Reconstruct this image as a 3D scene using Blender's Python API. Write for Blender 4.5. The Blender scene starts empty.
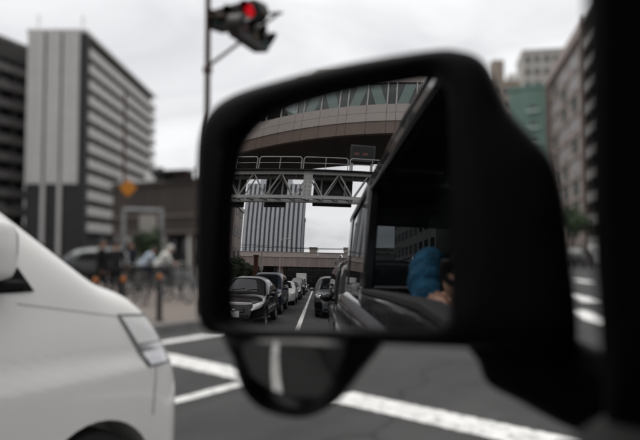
import bpy, bmesh, math, random
from math import sin, cos, tan, atan, atan2, radians, degrees, pi, sqrt
from mathutils import Vector, Matrix
V = Vector

random.seed(7)
SC = bpy.context.scene
COL = SC.collection

# ------------------------------------------------------------------ camera
CAM_H = 1.45
FPX = 622.2                      # focal length in pixels of the 640 px wide photograph
YAW = radians(35.0)
PITCH = atan(30.0 / FPX)
CAM = Vector((0, 0, CAM_H))
Fv = Vector((-sin(YAW) * cos(PITCH), cos(YAW) * cos(PITCH), sin(PITCH)))
Rv = Vector((cos(YAW), sin(YAW), 0))
Uv = Rv.cross(Fv)
cd = bpy.data.cameras.new('camera')
cam = bpy.data.objects.new('camera', cd); COL.objects.link(cam)
cd.sensor_width = 36; cd.sensor_fit = 'HORIZONTAL'; cd.lens = 35.0
cd.clip_start = 0.004; cd.clip_end = 3000
cd.dof.use_dof = True; cd.dof.focus_distance = 1.2; cd.dof.aperture_fstop = 2.3
cam.matrix_world = Matrix(((Rv.x, Uv.x, -Fv.x, CAM.x), (Rv.y, Uv.y, -Fv.y, CAM.y), (Rv.z, Uv.z, -Fv.z, CAM.z), (0, 0, 0, 1)))
SC.camera = cam

# ------------------------------------------------------------------ sky, sun, exposure
SUN_EL, SUN_AZ = radians(70), radians(240)      # azimuth clockwise from +Y
world = bpy.data.worlds.new('World'); SC.world = world; world.use_nodes = True
nt = world.node_tree; nt.nodes.clear()
o_ = nt.nodes.new('ShaderNodeOutputWorld'); bg = nt.nodes.new('ShaderNodeBackground')
sky = nt.nodes.new('ShaderNodeTexSky'); sky.sky_type = 'NISHITA'; sky.sun_disc = False
sky.sun_elevation = SUN_EL; sky.sun_rotation = SUN_AZ; sky.dust_density = 3.0
tc = nt.nodes.new('ShaderNodeTexCoord'); mp = nt.nodes.new('ShaderNodeMapping'); mp.inputs['Scale'].default_value = (1.3, 1.3, 4.2)
nz = nt.nodes.new('ShaderNodeTexNoise'); nz.inputs['Scale'].default_value = 1.6; nz.inputs['Detail'].default_value = 6; nz.inputs['Roughness'].default_value = 0.52; nz.inputs['Distortion'].default_value = 0.6
cr = nt.nodes.new('ShaderNodeValToRGB')
cr.color_ramp.elements[0].position = 0.33; cr.color_ramp.elements[0].color = (6.6, 6.6, 6.75, 1)
cr.color_ramp.elements[1].position = 0.62; cr.color_ramp.elements[1].color = (9.8, 9.8, 9.85, 1)
mx = nt.nodes.new('ShaderNodeMix'); mx.data_type = 'RGBA'; mx.inputs[0].default_value = 0.93
nt.links.new(tc.outputs['Generated'], mp.inputs['Vector']); nt.links.new(mp.outputs['Vector'], nz.inputs['Vector'])
nt.links.new(nz.outputs['Fac'], cr.inputs['Fac'])
nt.links.new(sky.outputs['Color'], mx.inputs[6]); nt.links.new(cr.outputs['Color'], mx.inputs[7])
nt.links.new(mx.outputs[2], bg.inputs['Color']); bg.inputs['Strength'].default_value = 0.1
nt.links.new(bg.outputs['Background'], o_.inputs['Surface'])
sl = bpy.data.lights.new('sun', 'SUN'); sl.energy = 1.5; sl.angle = radians(45); sl.color = (1.0, 0.97, 0.93)
sun = bpy.data.objects.new('sun', sl); COL.objects.link(sun)
sd = Vector((sin(SUN_AZ) * cos(SUN_EL), cos(SUN_AZ) * cos(SUN_EL), sin(SUN_EL)))
sun.rotation_euler = (-sd).to_track_quat('-Z', 'Y').to_euler(); sun.location = (0, 0, 40)
SC.view_settings.view_transform = 'Standard'; SC.view_settings.look = 'None'
SC.view_settings.exposure = 0.17; SC.view_settings.gamma = 1.0
SC.render.engine = 'CYCLES'
SC.cycles.use_denoising = True
SC.cycles.max_bounces = 8; SC.cycles.glossy_bounces = 5; SC.cycles.transparent_max_bounces = 8
SC.cycles.sample_clamp_indirect = 8.0

# ------------------------------------------------------------------ pixel helpers (directions only)
def ray(px, py):
    return (Fv + Rv * ((px - 320) / FPX) - Uv * ((py - 220) / FPX)).normalized()
def at(px, py, depth):
    return CAM + (Fv + Rv * ((px - 320) / FPX) - Uv * ((py - 220) / FPX)) * depth
def ground(px, py, z=0.0):
    d = ray(px, py); return CAM + d * ((z - CAM.z) / d.z)
def plan(px, depth):                      # ground point under a pixel column at a given distance along the view
    p = at(px, 250, depth); return Vector((p.x, p.y, 0))
MR = 1.2                                   # radius of the convex mirror glass
_d0 = ray(316, 282); P0 = CAM + _d0 * 0.52
_n0 = (Vector((0, -1, 0)) - _d0).normalized()
MC = P0 - _n0 * MR                         # centre of the glass sphere
def mirror(px, py):
    d = ray(px, py); oc = CAM - MC
    b = oc.dot(d); c = oc.dot(oc) - MR * MR
    P = CAM + d * (-b - sqrt(b * b - c)); N = (P - MC) / MR
    return P, d - N * (2 * d.dot(N))
def mir_at(px, py, axis, val):             # where the reflected ray meets a plane x/y/z = val
    P, r = mirror(px, py); return P + r * ((val - P[axis]) / r[axis])

# ------------------------------------------------------------------ materials
MATS = {}
def mat(name, col, rough=0.6, metal=0.0, var=0.0, scale=3.0, bump=0.0, bscale=None, spec=0.5, coat=0.0, stretch=None, emit=None, streak=0.0):
    if name in MATS: return MATS[name]
    m = bpy.data.materials.new(name); m.use_nodes = True; t = m.node_tree
    p = t.nodes['Principled BSDF']
    p.inputs['Base Color'].default_value = (*col, 1); p.inputs['Roughness'].default_value = rough
    p.inputs['Metallic'].default_value = metal; p.inputs['Specular IOR Level'].default_value = spec
    p.inputs['Coat Weight'].default_value = coat; p.inputs['Coat Roughness'].default_value = 0.04
    if emit:
        p.inputs['Emission Color'].default_value = (*emit[0], 1); p.inputs['Emission Strength'].default_value = emit[1]
    co = t.nodes.new('ShaderNodeTexCoord'); mpn = t.nodes.new('ShaderNodeMapping')
    t.links.new(co.outputs['Object'], mpn.inputs['Vector'])
    if stretch: mpn.inputs['Scale'].default_value = stretch
    if var > 0:
        n = t.nodes.new('ShaderNodeTexNoise'); n.inputs['Scale'].default_value = scale; n.inputs['Detail'].default_value = 8; n.inputs['Roughness'].default_value = 0.62
        r = t.nodes.new('ShaderNodeValToRGB')
        r.color_ramp.elements[0].position = 0.3; r.color_ramp.elements[1].position = 0.7
        r.color_ramp.elements[0].color = (*[c * (1 - var) for c in col], 1)
        r.color_ramp.elements[1].color = (*[min(1, c * (1 + var)) for c in col], 1)
        t.links.new(mpn.outputs['Vector'], n.inputs['Vector']); t.links.new(n.outputs['Fac'], r.inputs['Fac'])
        out = r.outputs['Color']
        if streak > 0:                       # rain streaks running down walls
            m2 = t.nodes.new('ShaderNodeMapping'); m2.inputs['Scale'].default_value = (1.6, 1.6, 0.07)
            n2 = t.nodes.new('ShaderNodeTexNoise'); n2.inputs['Scale'].default_value = 1.0; n2.inputs['Detail'].default_value = 6
            r2 = t.nodes.new('ShaderNodeValToRGB'); r2.color_ramp.elements[0].position = 0.35; r2.color_ramp.elements[1].position = 0.6
            r2.color_ramp.elements[0].color = (1 - streak,) * 3 + (1,); r2.color_ramp.elements[1].color = (1, 1, 1, 1)
            mm = t.nodes.new('ShaderNodeMix'); mm.data_type = 'RGBA'; mm.blend_type = 'MULTIPLY'; mm.inputs[0].default_value = 1
            t.links.new(co.outputs['Object'], m2.inputs['Vector']); t.links.new(m2.outputs['Vector'], n2.inputs['Vector'])
            t.links.new(n2.outputs['Fac'], r2.inputs['Fac']); t.links.new(out, mm.inputs[6]); t.links.new(r2.outputs['Color'], mm.inputs[7])
            out = mm.outputs[2]
        t.links.new(out, p.inputs['Base Color'])
    if bump > 0:
        n = t.nodes.new('ShaderNodeTexNoise'); n.inputs['Scale'].default_value = bscale or scale * 6; n.inputs['Detail'].default_value = 5
        b = t.nodes.new('ShaderNodeBump'); b.inputs['Strength'].default_value = bump; b.inputs['Distance'].default_value = 0.02
        t.links.new(mpn.outputs['Vector'], n.inputs['Vector']); t.links.new(n.outputs['Fac'], b.inputs['Height']); t.links.new(b.outputs['Normal'], p.inputs['Normal'])
    MATS[name] = m; return m
def glass_mat(name, tint, mixf=0.75, rough=0.02):
    """thin tinted glass: see-through with a fresnel reflection"""
    if name in MATS: return MATS[name]
    m = bpy.data.materials.new(name); m.use_nodes = True; t = m.node_tree; t.nodes.clear()
    o = t.nodes.new('ShaderNodeOutputMaterial'); tr = t.nodes.new('ShaderNodeBsdfTransparent'); gl = t.nodes.new('ShaderNodeBsdfGlossy')
    lw = t.nodes.new('ShaderNodeFresnel'); lw.inputs['IOR'].default_value = 1.5; mxs = t.nodes.new('ShaderNodeMixShader')
    tr.inputs['Color'].default_value = (*tint, 1); gl.inputs['Roughness'].default_value = rough
    t.links.new(lw.outputs['Fac'], mxs.inputs['Fac']); t.links.new(tr.outputs[0], mxs.inputs[1]); t.links.new(gl.outputs[0], mxs.inputs[2])
    t.links.new(mxs.outputs[0], o.inputs['Surface']); MATS[name] = m; return m

M = dict(
    asphalt=mat('asphalt', (0.040, 0.0395, 0.039), 0.85, var=0.35, scale=0.7, bump=0.6, bscale=70),
    paint=mat('road_paint', (0.72, 0.72, 0.70), 0.7, var=0.22, scale=5, bump=0.2, bscale=60),
    paving=mat('paving', (0.165, 0.138, 0.12), 0.85, var=0.16, scale=2.0, bump=0.2, bscale=25),
    kerb=mat('kerb_concrete', (0.16, 0.155, 0.15), 0.85, var=0.2, scale=3, bump=0.2),
    black_plastic=mat('black_plastic', (0.0042, 0.0042, 0.0044), 0.55, var=0.2, scale=8, bump=0.06, bscale=900, spec=0.12),
    interior=mat('interior_trim', (0.006, 0.006, 0.0065), 0.8, var=0.2, scale=8, spec=0.2),
    seat=mat('seat_cloth', (0.035, 0.035, 0.037), 0.95, var=0.25, scale=40, spec=0.1),
    mirror=mat('mirror_glass', (0.76, 0.76, 0.765), 0.0, 1.0),
    under_mirror=mat('under_mirror_glass', (0.42, 0.42, 0.42), 0.04, 1.0),
    rubber=mat('rubber', (0.014, 0.014, 0.014), 0.8, var=0.2, scale=10),
    chrome=mat('chrome', (0.55, 0.55, 0.56), 0.12, 1.0),
    steel=mat('rim_steel', (0.35, 0.35, 0.36), 0.35, 0.9),
    dark_glass=mat('tinted_glass', (0.006, 0.007, 0.008), 0.03, spec=0.28),
    lens=mat('headlamp_lens', (0.62, 0.62, 0.60), 0.12, 0.3, spec=0.6, coat=1.0),
    lamp_bezel=mat('lamp_bezel', (0.10, 0.10, 0.10), 0.2, 0.3, coat=1.0),
    plate=mat('plate_white', (0.6, 0.6, 0.58), 0.5),
    amber=mat('amber_lens', (0.42, 0.12, 0.010), 0.25),
    brown_pole=mat('brown_steel', (0.070, 0.038, 0.025), 0.6, 0.0, var=0.25, scale=4),
    grey_steel=mat('galvanised_steel', (0.47, 0.465, 0.45), 0.55, 0.15, var=0.15, scale=5),
    dark_steel=mat('dark_steel', (0.030, 0.029, 0.028), 0.5, 0.3, var=0.2, scale=6),
    white_wall=mat('white_wall', (0.60, 0.585, 0.57), 0.85, var=0.06, scale=0.4, streak=0.14),
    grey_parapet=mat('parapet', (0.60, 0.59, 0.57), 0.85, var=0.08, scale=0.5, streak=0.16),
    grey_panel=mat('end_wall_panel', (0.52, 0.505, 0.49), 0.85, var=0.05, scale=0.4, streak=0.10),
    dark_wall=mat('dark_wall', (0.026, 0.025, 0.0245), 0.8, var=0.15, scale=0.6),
    dim_wall=mat('dim_wall', (0.075, 0.071, 0.068), 0.85, var=0.15, scale=0.6, streak=0.2),
    mid_parapet=mat('mid_parapet', (0.33, 0.32, 0.305), 0.85, var=0.12, scale=0.5, streak=0.2),
    dim_parapet=mat('dim_parapet', (0.24, 0.228, 0.22), 0.85, var=0.12, scale=0.5, streak=0.2),
    brown_wall=mat('brown_wall', (0.042, 0.033, 0.028), 0.85, var=0.12, scale=0.3, streak=0.2),
    pink_wall=mat('pink_tile_wall', (0.34, 0.285, 0.262), 0.8, var=0.10, scale=0.5, streak=0.15),
    brown_frame=mat('brown_frame_wall', (0.14, 0.108, 0.095), 0.8, var=0.10, scale=0.5, streak=0.15),
    green_wall=mat('green_wall', (0.145, 0.235, 0.198), 0.85, var=0.10, scale=0.4, streak=0.15),
    pale_wall=mat('pale_wall', (0.42, 0.40, 0.37), 0.85, var=0.1, scale=0.4, streak=0.15),
    tan_wall=mat('tan_wall', (0.31, 0.26, 0.215), 0.85, var=0.15, scale=0.4, streak=0.2),
    window=mat('window_glass', (0.020, 0.023, 0.026), 0.06, spec=0.6),
    curtain=mat('curtained_window', (0.36, 0.36, 0.37), 0.5, var=0.2, scale=2),
    frame=mat('window_frame', (0.22, 0.22, 0.22), 0.5, 0.3),
    panel_pink=mat('pinkish_panel', (0.455, 0.40, 0.37), 0.55, var=0.06, scale=0.8),
    panel_brown=mat('brown_panel', (0.20, 0.145, 0.118), 0.55, var=0.08, scale=0.8),
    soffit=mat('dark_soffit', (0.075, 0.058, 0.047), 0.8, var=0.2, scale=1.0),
    brace=mat('green_brace', (0.60, 0.74, 0.68), 0.55, var=0.05, scale=1),
    girder=mat('girder', (0.32, 0.265, 0.245), 0.7, var=0.12, scale=0.5, streak=0.2),
    fin=mat('pale_fin', (0.54, 0.55, 0.57), 0.6, var=0.05, scale=0.3),
    fin_wall=mat('slate_wall', (0.135, 0.145, 0.165), 0.6, var=0.1, scale=0.4),
    leaf=mat('leaf', (0.035, 0.060, 0.022), 0.6, var=0.45, scale=1.6),
    bark=mat('bark', (0.06, 0.045, 0.035), 0.9, var=0.3, scale=8),
    skin=mat('skin', (0.46, 0.27, 0.19), 0.55, var=0.08, scale=14),
    hair=mat('black_hair', (0.012, 0.011, 0.010), 0.6),
    orange=mat('orange_sign', (0.55, 0.20, 0.012), 0.5, var=0.08, scale=4),
)
def wear(m):
    t = m.node_tree; p = t.nodes['Principled BSDF']; src = p.inputs['Base Color'].links[0].from_socket
    co = t.nodes.new('ShaderNodeTexCoord'); n = t.nodes.new('ShaderNodeTexNoise'); n.inputs['Scale'].default_value = 9; n.inputs['Detail'].default_value = 10; n.inputs['Roughness'].default_value = 0.75
    r = t.nodes.new('ShaderNodeValToRGB'); r.color_ramp.elements[0].position = 0.33; r.color_ramp.elements[1].position = 0.47
    x = t.nodes.new('ShaderNodeMix'); x.data_type = 'RGBA'; x.inputs[6].default_value = (0.085, 0.083, 0.08, 1)
    t.links.new(co.outputs['Object'], n.inputs['Vector']); t.links.new(n.outputs['Fac'], r.inputs['Fac']); t.links.new(r.outputs['Color'], x.inputs[0]); t.links.new(src, x.inputs[7]); t.links.new(x.outputs[2], p.inputs['Base Color'])
wear(M['paint'])
def weather_road(m):
    t = m.node_tree; p = t.nodes['Principled BSDF']; src = p.inputs['Base Color'].links[0].from_socket
    co = t.nodes.new('ShaderNodeTexCoord')
    def mul(a, col):
        x = t.nodes.new('ShaderNodeMix'); x.data_type = 'RGBA'; x.blend_type = 'MULTIPLY'; x.inputs[0].default_value = 1
        t.links.new(a, x.inputs[6]); t.links.new(col, x.inputs[7]); return x.outputs[2]
    def ramp(fac, p0, c0, p1, c1):
        r = t.nodes.new('ShaderNodeValToRGB'); r.color_ramp.elements[0].position = p0; r.color_ramp.elements[1].position = p1
        r.color_ramp.elements[0].color = (c0, c0, c0, 1); r.color_ramp.elements[1].color = (c1, c1, c1, 1); t.links.new(fac, r.inputs['Fac']); return r.outputs['Color']
    mp_ = t.nodes.new('ShaderNodeMapping'); mp_.inputs['Scale'].default_value = (1.1, 0.06, 1); t.links.new(co.outputs['Object'], mp_.inputs['Vector'])
    n = t.nodes.new('ShaderNodeTexNoise'); n.inputs['Scale'].default_value = 1.0; n.inputs['Detail'].default_value = 5; t.links.new(mp_.outputs['Vector'], n.inputs['Vector'])
    out_ = mul(src, ramp(n.outputs['Fac'], 0.35, 0.74, 0.65, 1.15))
    nd = t.nodes.new('ShaderNodeTexNoise'); nd.inputs['Scale'].default_value = 0.8; nd.inputs['Detail'].default_value = 6; t.links.new(co.outputs['Object'], nd.inputs['Vector'])
    va = t.nodes.new('ShaderNodeVectorMath'); va.operation = 'ADD'; t.links.new(co.outputs['Object'], va.inputs[0]); t.links.new(nd.outputs['Color'], va.inputs[1])
    vo = t.nodes.new('ShaderNodeTexVoronoi'); vo.feature = 'DISTANCE_TO_EDGE'; vo.inputs['Scale'].default_value = 0.30; t.links.new(va.outputs[0], vo.inputs['Vector'])
    out_ = mul(out_, ramp(vo.outputs['Distance'], 0.002, 0.35, 0.007, 1.0))
    sp = t.nodes.new('ShaderNodeTexNoise'); sp.inputs['Scale'].default_value = 55; sp.inputs['Detail'].default_value = 3; t.links.new(co.outputs['Object'], sp.inputs['Vector'])
    out_ = mul(out_, ramp(sp.outputs['Fac'], 0.35, 0.7, 0.65, 1.3))
    t.links.new(out_, p.inputs['Base Color'])
weather_road(M['asphalt'])
CABIN_GLASS = glass_mat('car_glass', (0.30, 0.32, 0.33))
PANE = glass_mat('clear_pane', (0.82, 0.86, 0.85))

# ------------------------------------------------------------------ mesh builder
class MB:
    def __init__(s): s.v = []; s.f = []
    def add(s, vs, fs):
        b = len(s.v); s.v += [tuple(v) for v in vs]; s.f += [tuple(i + b for i in f) for f in fs]; return s
    def box(s, x0, x1, y0, y1, z0, z1):
        vs = [(x, y, z) for z in (z0, z1) for y in (y0, y1) for x in (x0, x1)]
        return s.add(vs, [(0, 2, 3, 1), (4, 5, 7, 6), (0, 1, 5, 4), (2, 6, 7, 3), (0, 4, 6, 2), (1, 3, 7, 5)])
    def hexa(s, b, t):                    # 4 bottom and 4 top points, counter-clockwise from above
        return s.add(list(b) + list(t), [(3, 2, 1, 0), (4, 5, 6, 7), (0, 1, 5, 4), (1, 2, 6, 5), (2, 3, 7, 6), (3, 0, 4, 7)])
    def tube(s, p0, p1, r0, r1=None, n=10):
        r1 = r0 if r1 is None else r1; p0 = Vector(p0); p1 = Vector(p1); d = (p1 - p0).normalized()
        a = d.cross(Vector((0, 0, 1)) if abs(d.z) < 0.9 else Vector((1, 0, 0))).normalized(); b = d.cross(a)
        vs = []
        for p, r in ((p0, r0), (p1, r1)):
            vs += [p + (a * cos(2 * pi * k / n) + b * sin(2 * pi * k / n)) * r for k in range(n)]
        return s.add(vs, [(k, (k + 1) % n, n + (k + 1) % n, n + k) for k in range(n)] + [tuple(range(n))[::-1], tuple(range(n, 2 * n))])
    def path(s, pts, r, n=8):
        for a, b in zip(pts, pts[1:]): s.tube(a, b, r, r, n)
        for p in pts[1:-1]: s.ball(p, r, n, n // 2)
        return s
    def ball(s, c, r, n=12, m=8, sc=(1, 1, 1)):
        c = Vector(c); vs = [c + Vector((0, 0, r * sc[2]))]
        for i in range(1, m):
            th = pi * i / m
            vs += [c + Vector((r * sc[0] * sin(th) * cos(2 * pi * k / n), r * sc[1] * sin(th) * sin(2 * pi * k / n), r * sc[2] * cos(th))) for k in range(n)]
        vs.append(c - Vector((0, 0, r * sc[2]))); fs = [(0, 1 + k, 1 + (k + 1) % n) for k in range(n)]
        for i in range(m - 2):
            a = 1 + i * n; fs += [(a + k, a + n + k, a + n + (k + 1) % n, a + (k + 1) % n) for k in range(n)]
        a = 1 + (m - 2) * n; e = len(vs) - 1
        fs += [(a + k, e, a + (k + 1) % n) for k in range(n)]
        return s.add(vs, fs)
    def lathe(s, prof, c, axis, n=24):     # prof: (radius, along axis)
        c = Vector(c); d = Vector(axis).normalized()
        a = d.cross(Vector((0, 0, 1)) if abs(d.z) < 0.9 else Vector((1, 0, 0))).normalized(); b = d.cross(a)
        vs = [c + d * h + (a * cos(2 * pi * k / n) + b * sin(2 * pi * k / n)) * r for r, h in prof for k in range(n)]
        fs = []
        for i in range(len(prof) - 1):
            fs += [(i * n + k, i * n + (k + 1) % n, (i + 1) * n + (k + 1) % n, (i + 1) * n + k) for k in range(n)]
        return s.add(vs, fs)
    def ring(s, c, axis, R, r, n=28, m=8):
        return s.lathe([(R + r * cos(2 * pi * j / m), r * sin(2 * pi * j / m)) for j in range(m + 1)], c, axis, n)
    def grid(s, rows, closed=False, caps=False):
        nu, nv = len(rows), len(rows[0]); vs = [p for r in rows for p in r]; fs = []
        for i in range(nu - 1):
            for j in range(nv if closed else nv - 1):
                k = (j + 1) % nv; fs.append((i * nv + j, i * nv + k, (i + 1) * nv + k, (i + 1) * nv + j))
        if caps: fs += [tuple(range(nv))[::-1], tuple(range((nu - 1) * nv, nu * nv))]
        return s.add(vs, fs)
    def prism(s, poly, dvec):              # 3-D polygon extruded along a vector
        n = len(poly); d = Vector(dvec); vs = [Vector(p) for p in poly] + [Vector(p) + d for p in poly]
        return s.add(vs, [tuple(range(n))[::-1], tuple(range(n, 2 * n))] + [(k, (k + 1) % n, n + (k + 1) % n, n + k) for k in range(n)])
    def mesh(s, name, smooth=None):
        me = bpy.data.meshes.new(name); me.from_pydata(s.v, [], s.f); me.update()
        bm = bmesh.new(); bm.from_mesh(me)
        bmesh.ops.remove_doubles(bm, verts=bm.verts, dist=1e-5)
        bmesh.ops.recalc_face_normals(bm, faces=bm.faces); bm.to_mesh(me); bm.free()
        if smooth is not None:
            me.polygons.foreach_set('use_smooth', [True] * len(me.polygons)); me.set_sharp_from_angle(angle=radians(smooth))
        return me
    def build(s, name, m, parent=None, smooth=None, bevel=0.0, world=False, seg=2):
        me = s.mesh(name, smooth); me.materials.append(m); return link(me, name, parent, bevel, world, seg)
def link(me, name, parent=None, bevel=0.0, world=False, seg=2):
    o = bpy.data.objects.new(name, me); COL.objects.link(o)
    if parent is not None:
        o.parent = parent
        if world: o.matrix_parent_inverse = full(parent).inverted()
    if bevel:
        b = o.modifiers.new('bevel', 'BEVEL'); b.width = bevel; b.segments = seg; b.limit_method = 'ANGLE'; b.angle_limit = radians(40)
        for p in me.polygons: p.use_smooth = True
        me.set_sharp_from_angle(angle=radians(40))
    return o
def full(o):
    m = o.matrix_basis
    return full(o.parent) @ o.matrix_parent_inverse @ m if o.parent else m.copy()
def tag(o, label, cat=None, group=None, kind=None):
    o['label'] = label
    if cat: o['category'] = cat
    if group: o['group'] = group
    if kind: o['kind'] = kind
    return o
def thing(name, label, cat, loc=(0, 0, 0), rz=0.0, group=None):
    o = bpy.data.objects.new(name, None); COL.objects.link(o); o.empty_display_size = 0.2
    o.location = loc; o.rotation_euler = (0, 0, rz); return tag(o, label, cat, group)
def copy_tree(o, parent=None):
    c = o.copy(); COL.objects.link(c)
    if parent is not None: c.parent = parent
    for ch in o.children: copy_tree(ch, c)
    return c
def baked(o):                               # evaluate modifiers into a plain mesh
    dg = bpy.context.evaluated_depsgraph_get(); me = bpy.data.meshes.new_from_object(o.evaluated_get(dg))
    o.modifiers.clear(); o.data = me; return o
def lerp(a, b, t): return a + (b - a) * t
def interp(pts, x):
    if x <= pts[0][0]: return pts[0][1]
    for (a, b), (c, d) in zip(pts, pts[1:]):
        if x <= c: return lerp(b, d, (x - a) / (c - a))
    return pts[-1][1]

# ================================================================== THE SETTING
road = MB().box(-420, 420, -420, 420, -0.5, 0).build('road', M['asphalt']); road['kind'] = 'structure'
def strip(name, pts, z=0.004, m='paint', parent=road):
    me = bpy.data.meshes.new(name); n = len(pts)
    me.from_pydata([(p[0], p[1], z) for p in pts], [], [tuple(range(n))]); me.update()
    me.materials.append(M[m]); o = bpy.data.objects.new(name, me); COL.objects.link(o); o.parent = parent; return o
def worn(name, p0, p1, w, z=0.004, step=0.5, amp=0.012, seed=0):
    """painted line with slightly ragged edges"""
    rnd = random.Random(seed); a = Vector((p0[0], p0[1])); b = Vector((p1[0], p1[1])); d = (b - a).normalized(); nrm = Vector((-d.y, d.x))
    L = (b - a).length; k = max(2, int(L / step)); up = []; dn = []
    for i in range(k + 1):
        c = a + d * (L * i / k); up.append(c + nrm * (w / 2 + rnd.uniform(-amp, amp))); dn.append(c - nrm * (w / 2 + rnd.uniform(-amp, amp)))
    me = bpy.data.meshes.new(name); vs = [(p.x, p.y, z) for p in up] + [(p.x, p.y, z) for p in dn]; n = k + 1
    me.from_pydata(vs, [], [(n + i, n + i + 1, i + 1, i) for i in range(k)]); me.update(); me.materials.append(M['paint'])
    o = bpy.data.objects.new(name, me); COL.objects.link(o); o.parent = road; return o
# the stop line across both lanes (read off two points of its middle) and the lines along the lanes
g0, g1 = ground(185, 362), ground(470, 425)
sdir = (g1 - g0).normalized()
worn('stop_line', g0 - sdir * 0.9, g0 + sdir * 7.5, 0.44, step=0.06, amp=0.016, seed=3)
LANE_X = -0.89
worn('lane_line', (LANE_X, -70), (LANE_X, 3.3), 0.155, step=0.5, amp=0.005, seed=1)
ge0, ge1 = ground(172, 402), ground(242, 384)
EDGE_X = (ge0.x + ge1.x) / 2
worn('edge_line', (EDGE_X, -60), (EDGE_X, ge1.y + 0.15), 0.17, z=0.008, step=0.25, amp=0.010, seed=2)
gk = ground(193, 338)
worn('edge_line', (gk.x, 1.0), (gk.x, 9.5), 0.28, z=0.006, step=0.2, amp=0.012, seed=4)
for px, py in ((583, 281), (580, 298), (592, 317)):
    g = ground(px, py)
    d2 = Vector((-0.55, 1.0, 0)).normalized() * 1.5
    worn('crosswalk_stripe', g - d2, g + d2, 0.62, z=0.004, step=0.3, amp=0.03, seed=px)
# left pavement with kerbstones
KX = -8.75
out = [(KX, -110.0)] + [(KX, y) for y in range(-100, 12, 4)] + [(KX - 3.5 + 3.5 * cos(a * pi / 16), 11.5 + 3.5 * sin(a * pi / 16)) for a in range(1, 9)] + [(-60, 15.0)]
pv = MB().prism([Vector((x, y, -0.3)) for x, y in out + [(-60, -110)]], (0, 0, 0.43)).build('pavement', M['paving']); pv['kind'] = 'structure'
kme = MB().box(-0.09, 0.09, -0.495, 0.495, -0.2, 0.145).mesh('kerb_stone'); kme.materials.append(M['kerb'])
def kerb(p, ang):
    o = link(kme, 'kerb_stone', pv, 0.015); o.location = (p[0], p[1], 0); o.rotation_euler.z = ang
for i in range(-36, 12): kerb((KX + 0.09, i + 0.5 - 0.5), 0)
for a in range(1, 6): kerb((KX - 3.5 + 3.59 * cos(a * pi / 12), 11.5 + 3.59 * sin(a * pi / 12)), a * pi / 12)
for i in range(14): kerb((KX - 4.1 - i, 15.09), pi / 2)

# ================================================================== BUILDINGS
def piece(name, me, parent, loc, rz=0.0):
    o = bpy.data.objects.new(name, me); COL.objects.link(o); o.parent = parent; o.location = loc; o.rotation_euler.z = rz; return o
def mk(mb, name, m, smooth=None):
    me = mb.mesh(name, smooth); me.materials.append(m); return me
def window_meshes(w, h, glass):
    fr = MB().box(-w / 2, w / 2, -0.06, 0.10, 0, 0.06).box(-w / 2, w / 2, -0.06, 0.10, h - 0.06, h).box(-w / 2, -w / 2 + 0.06, -0.05, 0.10, 0.06, h - 0.06).box(w / 2 - 0.06, w / 2, -0.05, 0.10, 0.06, h - 0.06).box(-0.03, 0.03, -0.04, 0.10, 0.06, h - 0.06)
    return mk(fr, 'window', M['frame']), mk(MB().box(-w / 2 + 0.06, w / 2 - 0.06, 0.0, 0.03, 0.06, h - 0.06), 'pane', M[glass])
def add_window(parent, meshes, loc, rz=0.0):
    w = piece('window', meshes[0], parent, loc, rz); piece('pane', meshes[1], w, (0, 0, 0)); return w

def balcony_block(name, label, origin, rz, L, D, H, floors, bays, wall, parapet, z0=0.0, depth=1.3, fl=3.0, part=True, seed=0, ph=1.12):
    """block whose balcony front lies on local y=0 (facing -y), running along local x"""
    rnd = random.Random(seed)
    t = thing(name, label, 'building', origin, rz)
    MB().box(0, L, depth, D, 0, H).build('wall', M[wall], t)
    MB().box(-0.25, L + 0.25, -0.05, D + 0.2, H, H + 0.5).build('roof', M[parapet], t)
    bay = L / bays
    wm = [window_meshes(bay * 0.62, 2.1, 'window'), window_meshes(bay * 0.62, 2.1, 'curtain')]
    bal = mk(MB().box(0.02, L - 0.02, 0.0, depth - 0.003, -0.18, 0).box(0.02, L - 0.02, 0.0, 0.14, 0.003, ph).box(0.02, L - 0.02, -0.04, 0.18, ph + 0.003, ph + 0.07), 'balcony', M[parapet])
    pt = mk(MB().box(-0.07, 0.07, 0.18, depth - 0.003, 0.003, fl - 0.2), 'partition', M['dim_wall'])
    ac = mk(MB().box(-0.4, 0.4, 0.55, 0.85, 0.02, 0.62), 'air_conditioner', M['pale_wall'])
    for k in range(floors):
        z = z0 + k * fl
        piece('balcony', bal, t, (0, 0, z))
        for b in range(bays):
            if b: piece('partition', pt, t, (b * bay, 0, z))
            add_window(t, wm[rnd.random() < 0.25], ((b + 0.5) * bay, depth - 0.02, z + 0.05))
            if rnd.random() < 0.3: piece('air_conditioner', ac, t, ((b + 0.5 + rnd.choice((-0.3, 0.3))) * bay, 0, z))
    return t
def angle_of(a, b): return atan2(b.y - a.y, b.x - a.x)

# white slab block with a blank end wall
B, Cc = plan(83, 98), plan(154, 141)
rz = angle_of(B, Cc); Ls = (Cc - B).length
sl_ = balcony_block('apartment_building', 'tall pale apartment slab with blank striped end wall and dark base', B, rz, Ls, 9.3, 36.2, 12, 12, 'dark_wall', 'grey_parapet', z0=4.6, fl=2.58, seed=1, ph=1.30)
for y0, y1 in ((1.0, 3.6), (4.0, 6.2), (6.6, 9.25)):
    MB().box(-0.35, -0.003, y0, y1, 11.9, 36.6).build('end_wall_panel', M['grey_panel'], sl_)
for y0, y1 in ((3.62, 3.98), (6.22, 6.58)):
    MB().box(-0.12, -0.004, y0, y1, 12, 36.5).build('groove', M['dim_wall'], sl_)
    MB().box(-0.45, -0.003, y0 - 0.1, y1 + 0.1, 0, 11.85).build('pilaster', M['grey_panel'], sl_)
MB().box(-0.2, 1.0, -0.15, 1.0 - 0.003, 0.0, 36.1).build('corner_column', M['dark_wall'], sl_)
MB().box(-0.1, -0.003, 1.0, 9.3, 0.0, 11.8).build('base', M['dark_wall'], sl_)
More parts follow.
